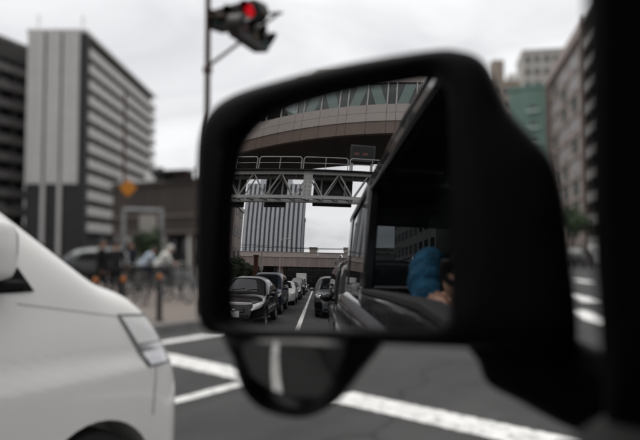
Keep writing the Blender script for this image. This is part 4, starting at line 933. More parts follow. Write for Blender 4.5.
def bicycle(label, loc, rz, frame, group=None):
    t = thing('bicycle', label, 'bicycle', loc, rz, group); r = 0.31
    for y in (-0.53, 0.53):
        w = MB().ring((0, y, r), (1, 0, 0), r - 0.018, 0.018, 32, 8).build('wheel', M['rubber'], t, smooth=60)
        rm = MB().ring((0, y, r), (1, 0, 0), r - 0.045, 0.009, 32, 6).tube((-0.035, y, r), (0.035, y, r), 0.02).build('rim', M['steel'], w, smooth=60)
        sp = MB()
        for k in range(14): a = 2 * pi * k / 14; sp.tube((0, y, r), (0, y + (r - 0.045) * cos(a), r + (r - 0.045) * sin(a)), 0.002, None, 4)
        sp.build('spokes', M['steel'], w)
        MB().lathe([(r + 0.02, -0.025), (r + 0.03, 0), (r + 0.02, 0.025)], (0, y, r), (1, 0, 0), 32) 
    f_ = MB(); bb_ = (0, -0.08, 0.30)
    f_.tube(bb_, (0, -0.22, 0.72), 0.016).tube(bb_, (0, 0.34, 0.72), 0.018).tube((0, -0.19, 0.60), (0, 0.33, 0.66), 0.014).tube((0, 0.36, 0.62), (0, 0.30, 0.92), 0.018)
    for q in (-0.05, 0.05): f_.tube((q, 0.53, r), (q * 0.6, 0.37, 0.62), 0.011).tube((q, -0.53, r), bb_, 0.010).tube((q, -0.53, r), (0, -0.20, 0.62), 0.009)
    f_.build('frame', frame, t, smooth=60)
    MB().path([(-0.28, 0.16, 1.0), (-0.22, 0.30, 1.0), (0, 0.32, 0.93), (0.22, 0.30, 1.0), (0.28, 0.16, 1.0)], 0.012).build('handlebar', M['steel'], t, smooth=60)
    MB().tube((0, -0.22, 0.70), (0, -0.25, 0.86), 0.013).ball((0, -0.27, 0.88), 0.09, 14, 8, (0.8, 1.35, 0.42)).build('saddle', M['rubber'], t, smooth=60)
    MB().lathe([(0.02, 0.02), (0.085, 0.02), (0.085, 0.026), (0.02, 0.026)], bb_, (1, 0, 0), 20).box(0.03, 0.05, -0.09, -0.07, 0.14, 0.30).box(-0.05, -0.03, -0.09, -0.07, 0.30, 0.46).box(0.05, 0.15, -0.12, -0.04, 0.13, 0.15).box(-0.15, -0.05, -0.12, -0.04, 0.45, 0.47).build('crank', M['dark_steel'], t)
    bk = MB()
    for z in (0.72, 0.83, 0.93): bk.path([(-0.16, 0.42, z), (0.16, 0.42, z), (0.18, 0.66, z), (-0.18, 0.66, z), (-0.16, 0.42, z)], 0.006, 6)
    for k in range(7): bk.tube((-0.16 + 0.053 * k, 0.42, 0.72), (-0.16 + 0.053 * k, 0.42, 0.93), 0.003, None, 5).tube((-0.17 + 0.057 * k, 0.66, 0.72), (-0.17 + 0.057 * k, 0.66, 0.93), 0.003, None, 5)
    bk.build('basket', M['dark_steel'], t)
    return t
PZ = 0.13
def place(px, depth): p = plan(px, depth); return V((p.x, p.y, PZ))
b1 = place(162, 16.8); b2 = place(146, 18.2)
bicycle('black bicycle ridden by the person in a white cap', b1, radians(-40), M['dark_steel'])
bicycle('silver bicycle ridden by the person in pale blue', b2, radians(-30), M['grey_steel'])
j, hcn, hr = riding(0.9); WH = cloth('white_shirt', (0.62, 0.62, 0.58))
r1 = figure('person', 'person in white shirt and white cap riding a black bicycle', b1, radians(-40), j, dict(top=WH, skin=M['skin'], legs=cloth('grey_trousers', (0.05, 0.05, 0.055)), shoes=M['rubber'])); head_parts(r1, hcn, hr, (0, 1, -0.1), hat=WH)
j, hcn, hr = riding(0.88)
r2 = figure('person', 'bareheaded person in pale blue shirt riding a silver bicycle', b2, radians(-30), j, dict(top=cloth('pale_blue_shirt', (0.40, 0.47, 0.55)), skin=M['skin'], legs=cloth('navy_trousers', (0.02, 0.025, 0.04)), shoes=M['rubber'])); head_parts(r2, hcn, hr, (0, 1, -0.1))
DK = cloth('black_coat', (0.014, 0.014, 0.016))
for px, dp_, h, lab, a in ((101, 15.5, 1.60, 'pedestrian in black coat standing behind the white van bonnet', -0.9), (116, 15.0, 1.56, 'pedestrian in charcoal coat walking beside the black coated one', 0.8)):
    j, hcn, hr = standing(0.02, 0.14, h); p = place(px, dp_)
    q = figure('person', lab, p, a, j, dict(top=DK if px == 101 else cloth('charcoal_coat', (0.022, 0.021, 0.022)), skin=M['skin'], legs=cloth('black_trousers', (0.012, 0.012, 0.014)), shoes=M['rubber'])); head_parts(q, hcn, hr, (0, 1, 0))

for px, d_, a, lab in ((139, 15.2, 1.15, 'parked black bicycle leaning by the kerb near the walkers'), (178, 15.8, 1.35, 'parked black bicycle next to the tallest kerbside bollard gap')):
    bicycle(lab, place(px, d_), a, M['dark_steel'])
j, hcn, hr = standing(0.03, 0.1, 1.62); q = figure('person', 'pedestrian in dark navy coat behind the two cyclists', place(133, 19.5), 2.6, j, dict(top=cloth('navy_coat', (0.014, 0.017, 0.028)), skin=M['skin'], legs=cloth('black_trousers', (0.012, 0.012, 0.014)), shoes=M['rubber'])); head_parts(q, hcn, hr, (0, 1, 0))
# ================================================================== STREET FURNITURE (direct view)
def bollard_mesh():
    return [('post', mk(MB().lathe([(0.055, 0), (0.055, 0.74), (0.045, 0.78), (0, 0.79)], (0, 0, 0), (0, 0, 1), 16).lathe([(0.09, 0), (0.09, 0.03), (0.056, 0.05)], (0, 0, 0), (0, 0, 1), 16), 'post', M['dark_steel'], 40)),
            ('reflector', mk(MB().lathe([(0.040, 0.78), (0.044, 0.79), (0.045, 0.83), (0.042, 0.85), (0.03, 0.865), (0, 0.87)], (0, 0, 0), (0, 0, 1), 16), 'reflector', M['amber'], 50))]
bm_ = bollard_mesh()
for i, (px, d_) in enumerate(((96, 10.2), (124, 10.6), (160, 11.6), (205, 12.9), (60, 9.8))):
    p = place(px, d_); t = thing('bollard', 'black kerbside bollard with an orange reflector cap', 'bollard', p, 0, 'bollards along the kerb')
    for nm, me in bm_: piece(nm, me, t, (0, 0, 0))
# traffic signal on the far-left corner
PX = plan(206, 13.0); sp_ = thing('traffic_signal', 'brown pole traffic signal with red lamp lit above the mirror', 'traffic light', (PX.x, PX.y, PZ))
MB().tube((0, 0, 0), (0, 0, 7.6), 0.075, 0.058, 16).tube((0, 0, 0), (0, 0, 0.3), 0.11, 0.11, 16).ball((0, 0, 7.6), 0.047).build('pole', M['brown_pole'], sp_, smooth=40)
def rel(px, py, depth): return at(px, py, depth) - V((PX.x, PX.y, PZ))
j1 = rel(207, 67, 13.0); e1 = rel(262, 26, 12.5)
MB().tube(j1, e1, 0.035, 0.03, 12).tube(rel(207, 16, 13.0), rel(282, 13, 12.4), 0.035, 0.03, 12).tube(e1, rel(278, 14, 12.4), 0.028, 0.028, 12).box(-0.07, 0.07, -0.07, 0.07, j1.z - 0.08, j1.z + 0.06).build('bracket_arm', M['brown_pole'], sp_, smooth=40)
RED = mat('red_lamp_lit', (0.20, 0.002, 0.006), 0.3, emit=((1.0, 0.005, 0.018), 0.40))
OFFG = mat('green_lamp_off', (0.01, 0.05, 0.04), 0.3); OFFY = mat('yellow_lamp_off', (0.07, 0.045, 0.008), 0.3)
def signal_head(parent, c, face, right, lit, scale=1.0, pitch=0.0):
    """three-lamp horizontal head: centre, facing direction, and direction of the red end"""
    f_ = V(face).normalized(); f_ = (f_ + V((0, 0, pitch))).normalized(); r_ = V(right).normalized(); u_ = r_.cross(f_); u_ = u_ if u_.z > 0 else -u_
    sc_ = scale; ho = MB(); poly = []
    for k in range(40):
        a = 2 * pi * k / 40; poly.append(c + r_ * (0.42 * sc_ * (1 if cos(a) > 0 else -1) * (1 if abs(cos(a)) > 1e-6 else 0) + 0.20 * sc_ * cos(a)) + u_ * (0.20 * sc_ * sin(a)) - f_ * 0.20 * sc_)
    ho.prism(poly, f_ * 0.24 * sc_)
    h = ho.build('signal_head', M['dark_steel'], parent, bevel=0.012)
    for q, (x, m_on, m_off) in enumerate(((0.39, RED, mat('red_lamp_off', (0.06, 0.005, 0.005), 0.3)), (0.0, None, OFFY), (-0.39, None, OFFG))):
        p = c + r_ * (x * sc_) + f_ * (0.045 * sc_)
        MB().lathe([(0, 0.030 * sc_), (0.055 * sc_, 0.026 * sc_), (0.10 * sc_, 0.012 * sc_), (0.12 * sc_, 0)], p, f_, 24).build('lamp', m_on if (q == lit and m_on) else m_off, h, smooth=60)
        rows = []
        for k in range(17):                                # visor hood, open underneath
            a = pi * (-0.12 + 1.24 * k / 16); d_ = r_ * cos(a) + u_ * sin(a); ln = (0.07 + 0.13 * max(0, sin(a))) * sc_
            rows.append([p + d_ * 0.135 * sc_, p + d_ * 0.135 * sc_ + f_ * ln, p + d_ * 0.142 * sc_ + f_ * ln, p + d_ * 0.142 * sc_])
        MB().grid(rows, closed=True, caps=True).build('visor', M['dark_steel'], h, smooth=40)
    return h
hc1 = rel(249, 10, 12.6) - V((0.45, 0, 0)) + V((0, 0.06, 0))
signal_head(sp_, hc1, (0.05, -1, 0), (1, 0.05, 0), 0, 1.15, -0.08)
hc2 = rel(252, 32, 12.5)
signal_head(sp_, hc2 + V((-0.05, 0.1, 0.0)), (0.96, 0.25, 0), (0.25, -0.96, 0), 9, 1.15, -0.10)
# far signal in front of the low brown building
fs_ = plan(196, 34); ft = thing('traffic_signal', 'small dark traffic signal with two heads in front of the low brown building', 'traffic light', (fs_.x, fs_.y, 0))
MB().tube((0, 0, 0), (0, 0, 6.0), 0.08, 0.06, 12).build('pole', M['brown_pole'], ft, smooth=40)
def relf(px, py, d_): return at(px, py, d_) - fs_
MB().tube(relf(196, 170, 34), relf(156, 172, 34), 0.045, 0.04, 10).build('arm', M['dark_steel'], ft)
signal_head(ft, relf(176, 175, 34), (0.3, -1, 0), (1, 0.3, 0), 9, 1.5); signal_head(ft, relf(157, 174, 34), (-0.6, -0.8, 0), (0.8, -0.6, 0), 9, 1.5)
# orange diamond sign on a tall brown lamp post
dpz = plan(123, 27); dt = thing('warning_sign', 'orange diamond warning sign on a tall slim brown post', 'sign', (dpz.x, dpz.y, PZ))
MB().tube((0, 0, 0), (0, 0, 8.4), 0.075, 0.05, 12).build('post', M['brown_pole'], dt, smooth=40)
MB().ball((0, 0, 8.42), 0.07, 12, 8).build('post_cap', M['brown_pole'], dt, smooth=40)
sc0 = at(128, 188, 26.8) - V((dpz.x, dpz.y, PZ)); fx, fu = Rv, V((0, 0, 1)); s_ = 0.36
MB().prism([sc0 + fx * (s_ * a) + fu * (s_ * b) for a, b in ((-1, -0.08), (-0.08, -1), (0.08, -1), (1, -0.08), (1, 0.08), (0.08, 1), (-0.08, 1), (-1, 0.08))], V((Fv.x, Fv.y, 0)).normalized() * 0.03).build('sign_plate', M['orange'], dt)
# grey gate frame with a white board
gf = plan(161, 24); gt = thing('gate_frame', 'grey steel gate frame with white board above the shrub', 'frame', (gf.x, gf.y, PZ))
ax = Rv; gl = 1.45
MB().tube((0, 0, 0), (0, 0, 2.95), 0.085, 0.085, 14).build('post', mat('weathered_steel', (0.26, 0.265, 0.27), 0.6, 0.1, var=0.2, scale=4), gt, smooth=40)
MB().tube(-ax * gl, -ax * gl + V((0, 0, 2.9)), 0.07, 0.07, 14).build('post', mat('weathered_steel', (0.26, 0.265, 0.27), 0.6, 0.1, var=0.2, scale=4), gt, smooth=40)
MB().tube(-ax * gl + V((0, 0, 2.88)), V((0, 0, 2.84)), 0.07, 0.07, 14).build('crossbar', mat('weathered_steel', (0.26, 0.265, 0.27), 0.6, 0.1, var=0.2, scale=4), gt, smooth=40)
MB().prism([-ax * 0.85 + V((0, 0, 2.0)), -ax * 0.2 + V((0, 0, 2.0)), -ax * 0.2 + V((0, 0, 2.7)), -ax * 0.85 + V((0, 0, 2.7))], V((Fv.x, Fv.y, 0)) * 0.04).build('board', M['pale_wall'], gt)

# ================================================================== PLANTS
def leaves(blobs, n, size, seed, name='crown', parent=None, m='leaf'):
    rnd = random.Random(seed); vs = []; fs = []
    tot = sum(b[3] ** 2 for b in blobs)
    for cx, cy, cz, r, sz in blobs:
        for _ in range(int(n * r * r / tot)):
            d = V((rnd.gauss(0, 1), rnd.gauss(0, 1), rnd.gauss(0, 1))).normalized() * r * (rnd.random() ** 0.45) * rnd.uniform(0.85, 1.12)
            c = V((cx + d.x, cy + d.y, cz + d.z * sz)); a = V((rnd.gauss(0, 1), rnd.gauss(0, 1), rnd.gauss(0, 0.6))).normalized(); b = a.cross(V((rnd.gauss(0, 1), rnd.gauss(0, 1), rnd.gauss(0, 1)))).normalized()
            l = size * rnd.uniform(0.6, 1.4); w = l * 0.5; k = len(vs)
            vs += [c - a * l, c + b * w + a.cross(b) * w * 0.3, c + a * l, c - b * w + a.cross(b) * w * 0.3]; fs.append((k, k + 1, k + 2, k + 3))
    me = bpy.data.meshes.new(name); me.from_pydata(vs, [], fs); me.update(); me.materials.append(M[m])
    o = bpy.data.objects.new(name, me); COL.objects.link(o); o.parent = parent; return o
def tree(name, label, cat, loc, h, r, n, size, seed, group=None):
    t = thing(name, label, cat, loc, 0, group); rnd = random.Random(seed); tr = MB(); blobs = []
    if cat == 'tree':
        tr.tube((0, 0, 0), (0.05, 0, h * 0.45), 0.12, 0.09, 10)
        for k in range(6):
            a = 2 * pi * k / 6 + rnd.random(); e = V((cos(a) * r * 0.6, sin(a) * r * 0.6, h * rnd.uniform(0.6, 0.85))); tr.tube((0.05, 0, h * 0.43), e, 0.06, 0.02, 8); blobs.append((e.x, e.y, e.z, r * rnd.uniform(0.4, 0.6), 0.8))
        blobs.append((0, 0, h * 0.9, r * 0.55, 0.8))
    else:
        for k in range(7):
            a = 2 * pi * k / 7 + rnd.random(); rr = r * rnd.uniform(0.2, 0.6); e = V((cos(a) * rr, sin(a) * rr, h * rnd.uniform(0.45, 0.75))); tr.tube((0, 0, 0), e, 0.03, 0.012, 6); blobs.append((e.x, e.y, e.z, r * rnd.uniform(0.42, 0.6), h / (2.2 * r)))
    tr.build('trunk', M['bark'], t, smooth=60); leaves(blobs, n, size, seed, 'crown', t); return t
tp_ = plan(572, 58); tree('street_tree', 'small leafy street tree beside the pinkish brown block', 'tree', tp_, 5.2, 2.0, 2600, 0.16, 3)
sp2 = plan(149, 23.4); tree('shrub', 'dark green shrub under the gate frame', 'shrub', (sp2.x, sp2.y, PZ), 2.3, 0.65, 1500, 0.075, 4)

# ================================================================== BEHIND: gantry, sky bridge, road bridge, towers (seen in the mirror)
GY = -17.0
gz0 = mir_at(300, 197, 1, GY).z; gz1 = mir_at(300, 173, 1, GY).z; gzr = mir_at(300, 159, 1, GY).z
gan = thing('sign_gantry', 'galvanised truss sign gantry with catwalk railing spanning the road', 'gantry', (KX - 0.5, GY, 0))
X0, X1 = KX - 0.5, 9.0; DY = 0.9; GS = M['grey_steel']
def gb_(mb, name, m=GS, parent=gan, bevel=0): return mb.build(name, m, parent, world=True, bevel=bevel)
for y in (GY, GY - DY):
    for z, r in ((gz0, 0.085), (gz1, 0.085)): gb_(MB().box(X0, X1, y - r, y + r, z - r, z + r), 'chord')
    n_ = 22; st = (X1 - X0) / n_
    for k in range(n_):
        a, b = X0 + k * st, X0 + (k + 1) * st; za, zb_ = (gz0, gz1) if k % 2 else (gz1, gz0)
        gb_(MB().tube((a, y, za), (b, y, zb_), 0.042, 0.042, 8), 'diagonal_brace')
for k in range(23):
    x = X0 + k * (X1 - X0) / 22
    for z in (gz0, gz1): gb_(MB().tube((x, GY, z), (x, GY - DY, z), 0.035, 0.035, 8), 'cross_tie', M['grey_steel'])
    if k < 22: gb_(MB().tube((x, GY, gz0 + 0.02), (x + (X1 - X0) / 22, GY - DY, gz0 + 0.02), 0.022, 0.022, 6), 'cross_tie', M['dark_steel'])
for x in (X0, X1):
    for y in (GY, GY - DY): gb_(MB().tube((x, y, 0), (x, y, gz1 + 0.1), 0.16, 0.13, 16), 'column')
# bolted splice plate
xm = [mir_at(p, 190, 1, GY + 0.12).x for p in (302.5, 311.5)]
gb_(MB().box(xm[0], xm[1], GY + 0.09, GY + 0.12, gz0 - 0.12, gz1 + 0.12), 'splice_plate')
bl_ = mk(MB().lathe([(0.022, 0), (0.022, 0.02), (0, 0.024)], (0, 0, 0), (0, 1, 0), 8), 'bolt', M['dark_steel'])
for k in range(6):
    for f_ in (0.25, 0.75):
        b_ = piece('bolt', bl_, gan, (0, 0, 0)); b_.matrix_parent_inverse = full(gan).inverted(); b_.location = (lerp(xm[0], xm[1], f_), GY + 0.12, lerp(gz0, gz1, 0.08 + 0.17 * k))
# catwalk with railing panels
gb_(MB().box(X0, X1, GY - DY - 0.1, GY + 0.35, gz1 + 0.09, gz1 + 0.13), 'catwalk', M['dark_steel'])
nR = 7; seg_ = (X1 - X0) / nR
for k in range(nR):
    a, b = X0 + k * seg_ + 0.06, X0 + (k + 1) * seg_ - 0.06; y = GY + 0.33; zb_ = gz1 + 0.13
    rl = MB().path([(a, y, zb_), (a, y, gzr - 0.1), (a + 0.1, y, gzr), (b - 0.1, y, gzr), (b, y, gzr - 0.1), (b, y, zb_)], 0.026, 8).tube((a, y, (zb_ + gzr) / 2), (b, y, (zb_ + gzr) / 2), 0.018, None, 8)
    rl.tube(((a + b) / 2, y, zb_), ((a + b) / 2, y, gzr), 0.02, None, 8); gb_(rl, 'railing')
# backs of the direction signs hanging on the far side, ribbed
def sign_back(p0, p1, py0, py1, lab):
    ys = GY - DY - 0.25
    a, b = mir_at(p0, 195, 1, ys).x, mir_at(p1, 195, 1, ys).x; z1 = mir_at(p0, py0, 1, ys).z; z0 = mir_at(p0, py1, 1, ys).z
    t = thing('road_sign', lab, 'sign', ((a + b) / 2, ys, z0))
    MB().box(a, b, ys - 0.06, ys, z0, z1).build('sign_panel', M['dark_steel'], t, world=True)
    for k in range(6): MB().box(a, b, ys + 0.002, ys + 0.06, lerp(z0, z1, 0.05 + 0.17 * k), lerp(z0, z1, 0.05 + 0.17 * k) + 0.06).build('rib', M['dark_steel'], t, world=True)
    for f_ in (0.2, 0.8): MB().box(lerp(a, b, f_) - 0.05, lerp(a, b, f_) + 0.05, ys + 0.063, GY - DY - 0.087, z0 + 0.3, z1 - 0.1).build('bracket', GS, t, world=True)
sign_back(313, 352, 174, 206, 'wide dark back of a direction sign hanging beside the splice plate')
sign_back(265, 286.5, 174, 207, 'narrow dark back of a direction sign hanging mid gantry')
sign_back(214, 245, 178, 207.5, 'dark back of the direction sign hanging nearest the gantry column')
# dark display cabinet on the catwalk
cx0, cx1 = mir_at(351, 150, 1, GY).x, mir_at(376, 150, 1, GY).x; cz0, cz1 = mir_at(355, 161, 1, GY).z, mir_at(355, 144, 1, GY).z
dc = thing('display_cabinet', 'dark electronic cabinet standing on the gantry catwalk', 'cabinet', ((cx0 + cx1) / 2, GY - 0.3, cz0))
MB().box(cx0, cx1, GY - 0.6, GY - 0.1, cz0, cz1).build('housing', M['dark_steel'], dc, bevel=0.03, world=True)
MB().box(cx0 + 0.1, cx1 - 0.1, GY - 0.099, GY - 0.08, cz0 + 0.25, cz1 - 0.12).build('screen', M['dark_glass'], dc, world=True)
for k in range(2): MB().box(cx0 + 0.2 + 0.5 * k, cx0 + 0.5 + 0.5 * k, GY - 0.079, GY - 0.07, cz0 + 0.4, cz0 + 0.55).build('lamp_row', mat('dull_red', (0.12, 0.03, 0.02), 0.5), dc, world=True)
for x in (cx0 + 0.15, cx1 - 0.15): MB().box(x - 0.06, x + 0.06, GY - 0.45, GY - 0.25, gz1 + 0.133, cz0).build('leg', M['grey_steel'], dc, world=True)

# ---- curved building bridging the road
SZ = CAM_H + 10.0
a_, b_ = mir_at(255, 147, 2, SZ), mir_at(385, 131, 2, SZ)
u2 = V((b_.x - a_.x, b_.y - a_.y, 0)).normalized(); mid = V(((a_.x + b_.x) / 2, (a_.y + b_.y) / 2, 0)); nb = V((u2.y, -u2.x, 0))   # nb points away from the camera
RC = 55.0; ctr = mid + nb * RC
th0 = atan2(-nb.y, -nb.x)
def arc(s, dr=0.0):                        # point on the front edge, s metres along, dr outward (towards us)
    a = th0 + s / RC; return ctr + V((cos(a), sin(a), 0)) * (RC + dr)
bridge = thing('sky_bridge_building', 'curved overhead building with pinkish panels and green window braces', 'building', V((mid.x, mid.y, 0)))
zb0, zb1, zp1, zw1, zt = SZ, SZ + 0.92, SZ + 2.30, SZ + 4.1, SZ + 6.6
def arc_block(s0, s1, d0, d1, z0, z1, k=1):
    m_ = MB()
    for i in range(k):
        p, q = lerp(s0, s1, i / k), lerp(s0, s1, (i + 1) / k)
        m_.hexa([arc(p, d0) + V((0, 0, z0)), arc(p, d1) + V((0, 0, z0)), arc(q, d1) + V((0, 0, z0)), arc(q, d0) + V((0, 0, z0))], [arc(p, d0) + V((0, 0, z1)), arc(p, d1) + V((0, 0, z1)), arc(q, d1) + V((0, 0, z1)), arc(q, d0) + V((0, 0, z1))])
    return m_
SPAN = 26
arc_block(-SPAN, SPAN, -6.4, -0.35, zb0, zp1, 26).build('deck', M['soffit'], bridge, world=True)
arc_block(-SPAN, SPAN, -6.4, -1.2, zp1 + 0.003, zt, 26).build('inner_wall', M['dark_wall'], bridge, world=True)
arc_block(-SPAN, SPAN, -1.2, 0.0, zw1 + 0.08, zt, 26).build('upper_wall', M['panel_pink'], bridge, world=True)
arc_block(-SPAN, SPAN, -6.6, 0.15, zt, zt + 0.5, 26).build('roof', M['panel_pink'], bridge, world=True)
px_s = []                                   # panel rhythm: wide, wide, narrow
s = -SPAN; W1, W2 = 1.42, 0.64
i = 0
while s < SPAN - 1.5:
    for w, kind in ((W1, '/'), (W1, '\\'), (W2, 'I')):
        a, b = s + 0.012, s + w - 0.012
        for z0, z1, nm, m_ in ((zb0 - 0.02, zb1, 'brown_panel', 'panel_brown'), (zb1 + 0.02, (zb1 + zp1) / 2 - 0.012, 'panel', 'panel_pink'), ((zb1 + zp1) / 2 + 0.012, zp1, 'panel', 'panel_pink')):
            arc_block(a, b, -0.348, 0.0 if nm == 'panel' else -0.05, z0, z1).build(nm, M[m_], bridge, world=True)
        arc_block(a, b, -0.12, -0.10, zp1 + 0.05, zw1).build('pane', PANE, bridge, world=True)
        arc_block(s - 0.05, s + 0.05, -0.16, -0.02, zp1 + 0.003, zw1 + 0.07).build('mullion', M['grey_steel'], bridge, world=True)
        if kind != 'I':
            e0, e1 = (a + 0.02, b - 0.5) if kind == '/' else (a + 0.5, b - 0.02)
            lo = (a + 0.05, a + 0.80) if kind == '/' else (b - 0.80, b - 0.05); hi = (b - 0.80, b - 0.03) if kind == '/' else (a + 0.03, a + 0.80)
            zl, zh = zp1 + 0.05, zw1
            MB().hexa([arc(lo[0], -0.30) + V((0, 0, zl)), arc(lo[0], -0.18) + V((0, 0, zl)), arc(lo[1], -0.18) + V((0, 0, zl)), arc(lo[1], -0.30) + V((0, 0, zl))],
                      [arc(hi[0], -0.30) + V((0, 0, zh)), arc(hi[0], -0.18) + V((0, 0, zh)), arc(hi[1], -0.18) + V((0, 0, zh)), arc(hi[1], -0.30) + V((0, 0, zh))]).build('brace', M['brace'], bridge, world=True)
        s += w
for q in (-17, 16):
    for dr in (-1.2, -5.4): MB().tube(arc(q, dr), arc(q, dr) + V((0, 0, zb0)), 0.55, 0.55, 20).build('column', M['panel_brown'], bridge, smooth=40, world=True)

# ---- road bridge further back
BY = -75.0
z0, z1 = mir_at(310, 267, 1, BY).z, mir_at(310, 251.5, 1, BY).z
rb = thing('road_bridge', 'pinkish grey road bridge crossing the street behind the queue', 'bridge', (0, BY, 0))
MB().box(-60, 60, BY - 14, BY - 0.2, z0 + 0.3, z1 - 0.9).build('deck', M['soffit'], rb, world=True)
gw = 6.0
for k in range(-10, 10):
    MB().box(k * gw + 0.02, (k + 1) * gw - 0.02, BY - 0.2, BY + 0.05, z0, lerp(z0, z1, 0.60)).build('girder_panel', M['girder'], rb, world=True)
    MB().box(k * gw + 0.02, (k + 1) * gw - 0.02, BY - 0.15, BY + 0.22, lerp(z0, z1, 0.605), z1 - 0.35).build('parapet_panel', M['panel_pink'], rb, world=True)
MB().box(-60, 60, BY - 0.2, BY + 0.30, z1 - 0.347, z1 - 0.2).build('coping', M['girder'], rb, world=True)
for x in (-19, -8.9, 9, 22):
    for dy in (-2, -11): MB().box(x - 0.7, x + 0.7, BY + dy - 0.7, BY + dy + 0.7, 0, z0 + 0.297).build('pier', M['girder'], rb, bevel=0.1, world=True)
MB().box(-58, -12, BY - 13, BY - 11.5, 0, z0 + 0.25).build('abutment', M['dim_wall'], rb, world=True)
for k in range(15):
    x = -42 + 6 * k; MB().tube((x, BY, z1 - 0.21), (x, BY, z1 + 0.7), 0.05, 0.05, 6).build('railing_post', M['dim_wall'], rb, world=True)
MB().box(-45, 45, BY - 0.03, BY + 0.03, z1 + 0.62, z1 + 0.70).build('railing', M['dim_wall'], rb, world=True)
# small hut and lamp on the skyline
plain_block('low tan building peeping over the road bridge parapet', V((-0.2, -104, 0)), V((-2.6, -104, 0)), 11.6, 6, 'tan_wall', 2, 2, roofhouse=False)
plain_block('pale long building behind the road bridge', V((32, -110, 0)), V((9, -112, 0)), 12.6, 9, 'pale_wall', 3, 7, roofhouse=False)
plain_block('added long dark block darkening the gap under the road bridge', V((50, -93, 0)), V((-50, -93, 0)), 7.2, 6, 'dark_wall', 2, 30, roofhouse=False)  # dark backdrop added so the space beneath the bridge reads dark
# ---- tower with vertical fins
TY = -108.0
ta, tbx = mir_at(243, 230, 1, TY).x, mir_at(302, 230, 1, TY).x; tz = mir_at(285, 184, 1, TY).z
tw = thing('office_tower', 'pale grey office tower ribbed with vertical fins behind the road bridge', 'tower', ((ta + tbx) / 2, TY, 0))
MB().box(ta, tbx, TY - 18, TY, 0, tz).build('wall', M['fin_wall'], tw, world=True)
nf = 13
for k in range(nf):
    x = lerp(ta, tbx, (k + 0.5) / nf); w = (tbx - ta) / nf * 0.27
    MB().box(x - w, x + w, TY + 0.003, TY + 0.7, 0, tz - 0.05).build('fin', M['fin'], tw, world=True)
for k in range(9):
    zz = tz - 1.6 - k * 3.4; MB().box(ta + 0.1, tbx - 0.1, TY + 0.002, TY + 0.2, zz, zz + 0.5).build('spandrel', M['fin_wall'], tw, world=True)
MB().box(ta + 4, tbx - 5, TY - 12, TY - 3, tz, tz + 2.6).build('roof_house', M['fin'], tw, world=True)
t2a, t2b = mir_at(302.5, 230, 1, TY - 14).x, mir_at(304.3, 230, 1, TY - 14).x
st_ = thing('chimney_tower', 'slim dark slate shaft standing beside the ribbed office tower', 'tower', ((t2a + t2b) / 2, TY - 14, 0))
hz = mir_at(303, 219, 1, TY - 14).z
MB().box(t2a - 0.6, t2b, TY - 20, TY - 14, 0, hz).build('shaft', M['fin_wall'], st_, world=True)
MB().box(t2a - 0.8, t2b + 0.2, TY - 20.2, TY - 13.8, hz, hz + 0.5).build('cap', M['fin'], st_, world=True)
# ---- building and hedge on the left kerb
e1x = mir_at(233, 230, 1, -46).x
lbz = mir_at(238, 205, 1, -46).z
nbld = thing('apartment_building', 'beige corner building with small windows and pipes behind the hedge', 'building', (e1x, -46, 0))
MB().box(e1x - 16, e1x, -52, -46, 0, lbz).build('wall', M['pink_wall'], nbld, world=True)
MB().box(e1x - 16.2, e1x + 0.2, -52.2, -45.8, lbz, lbz + 0.5).build('roof', M['panel_pink'], nbld, world=True)
w_ = window_meshes(1.3, 1.5, 'window')
for k in range(4):
    for jx in range(4):
        w = piece('window', w_[0], nbld, (-1.6 - 3.2 * jx, 0.03, 1.4 + 3.2 * k), pi); piece('pane', w_[1], w, (0, 0, 0))
    for jy in range(2):
        w = piece('window', w_[0], nbld, (0.03, -1.6 - 2.6 * jy, 1.4 + 3.2 * k), pi / 2); piece('pane', w_[1], w, (0, 0, 0))
MB().tube((-0.5, 0.12, 0), (-0.5, 0.12, lbz), 0.07).build('drain_pipe', M['dim_wall'], nbld)
for i, (px, y, h, r) in enumerate(((238, -36, 4.0, 1.7), (245, -41, 3.6, 1.5), (231, -31.5, 3.4, 1.5))):
    x = mir_at(px, 268, 1, y).x; tree('shrub', ('tall rounded green shrub at the kerb before the beige building', 'lower green shrub beside the rusty post', 'broad green shrub nearest the sign gantry')[i], 'shrub', (min(x, KX - 0.9), y, PZ), h, r, 4200, 0.11, 20 + i)
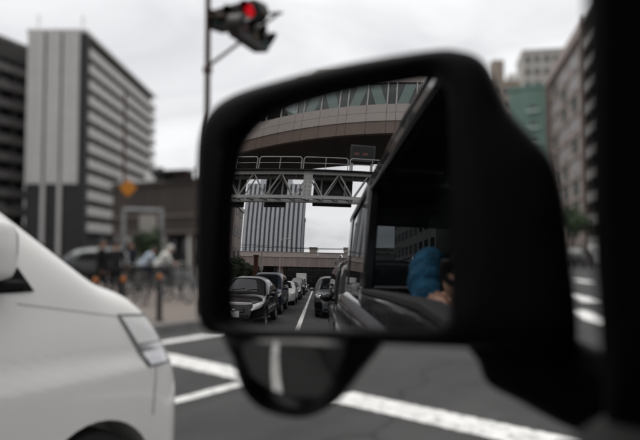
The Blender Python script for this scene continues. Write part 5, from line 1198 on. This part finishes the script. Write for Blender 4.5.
# rusty post, utility pole, wires
xr = mir_at(256, 262, 1, -40).x; zr = mir_at(256, 256, 1, -40).z
rp = thing('steel_post', 'rusty brown square post on the pavement behind the shrubs', 'post', (xr, -40, PZ))
MB().box(-0.28, 0.28, -0.2, 0.2, 0, zr - PZ).box(-0.34, 0.34, -0.26, 0.26, 0.0, 0.25).build('shaft', mat('rust', (0.12, 0.045, 0.025), 0.8, var=0.3, scale=3), rp, bevel=0.02)
MB().box(-0.36, 0.36, -0.28, 0.28, zr - PZ, zr - PZ + 0.12).build('cap', M['brown_pole'], rp)
xu = mir_at(262, 255, 1, -42).x
up_ = thing('utility_pole', 'grey utility pole with equipment boxes by the left kerb', 'pole', (xu, -42, PZ))
MB().tube((0, 0, 0), (0, 0, 5.2), 0.13, 0.10, 12).build('shaft', M['grey_steel'], up_, smooth=40)
MB().box(-0.35, 0.2, 0.13, 0.5, 1.4, 2.3).build('equipment_box', M['pale_wall'], up_, bevel=0.03)
MB().box(-0.25, 0.25, 0.13, 0.4, 2.6, 3.1).build('equipment_box', M['grey_steel'], up_, bevel=0.03)
x7, y7 = mir_at(281, 240, 1, -62).x, -62; z7 = mir_at(281, 241, 1, -62).z
lp_ = thing('street_lamp', 'slim grey street lamp in front of the ribbed office tower', 'street lamp', (x7, y7, 0))
MB().tube((0, 0, 0), (0, 0, z7), 0.10, 0.06, 10).path([(0, 0, z7), (0.3, 0, z7 + 0.35), (1.4, 0, z7 + 0.45)], 0.05).build('pole', M['grey_steel'], lp_, smooth=40)
MB().ball((1.7, 0, z7 + 0.42), 0.2, 12, 8, (1.8, 0.8, 0.5)).build('lamp_head', M['grey_steel'], lp_, smooth=60)
for k, pyk in enumerate((249.0, 247.6)):
    zk = mir_at(300, pyk, 1, -60).z
    wm_ = MB(); pts = [V((-40 + 8 * q, -60 - 0.4 * k, zk + 0.0022 * (-40 + 8 * q) ** 2)) for q in range(11)]
    tag(wm_.path(pts, 0.03, 5).build('overhead_wire', M['rubber']), ('lower', 'upper')[k] + ' sagging black cable strung before the office tower', 'cable', 'overhead cables')
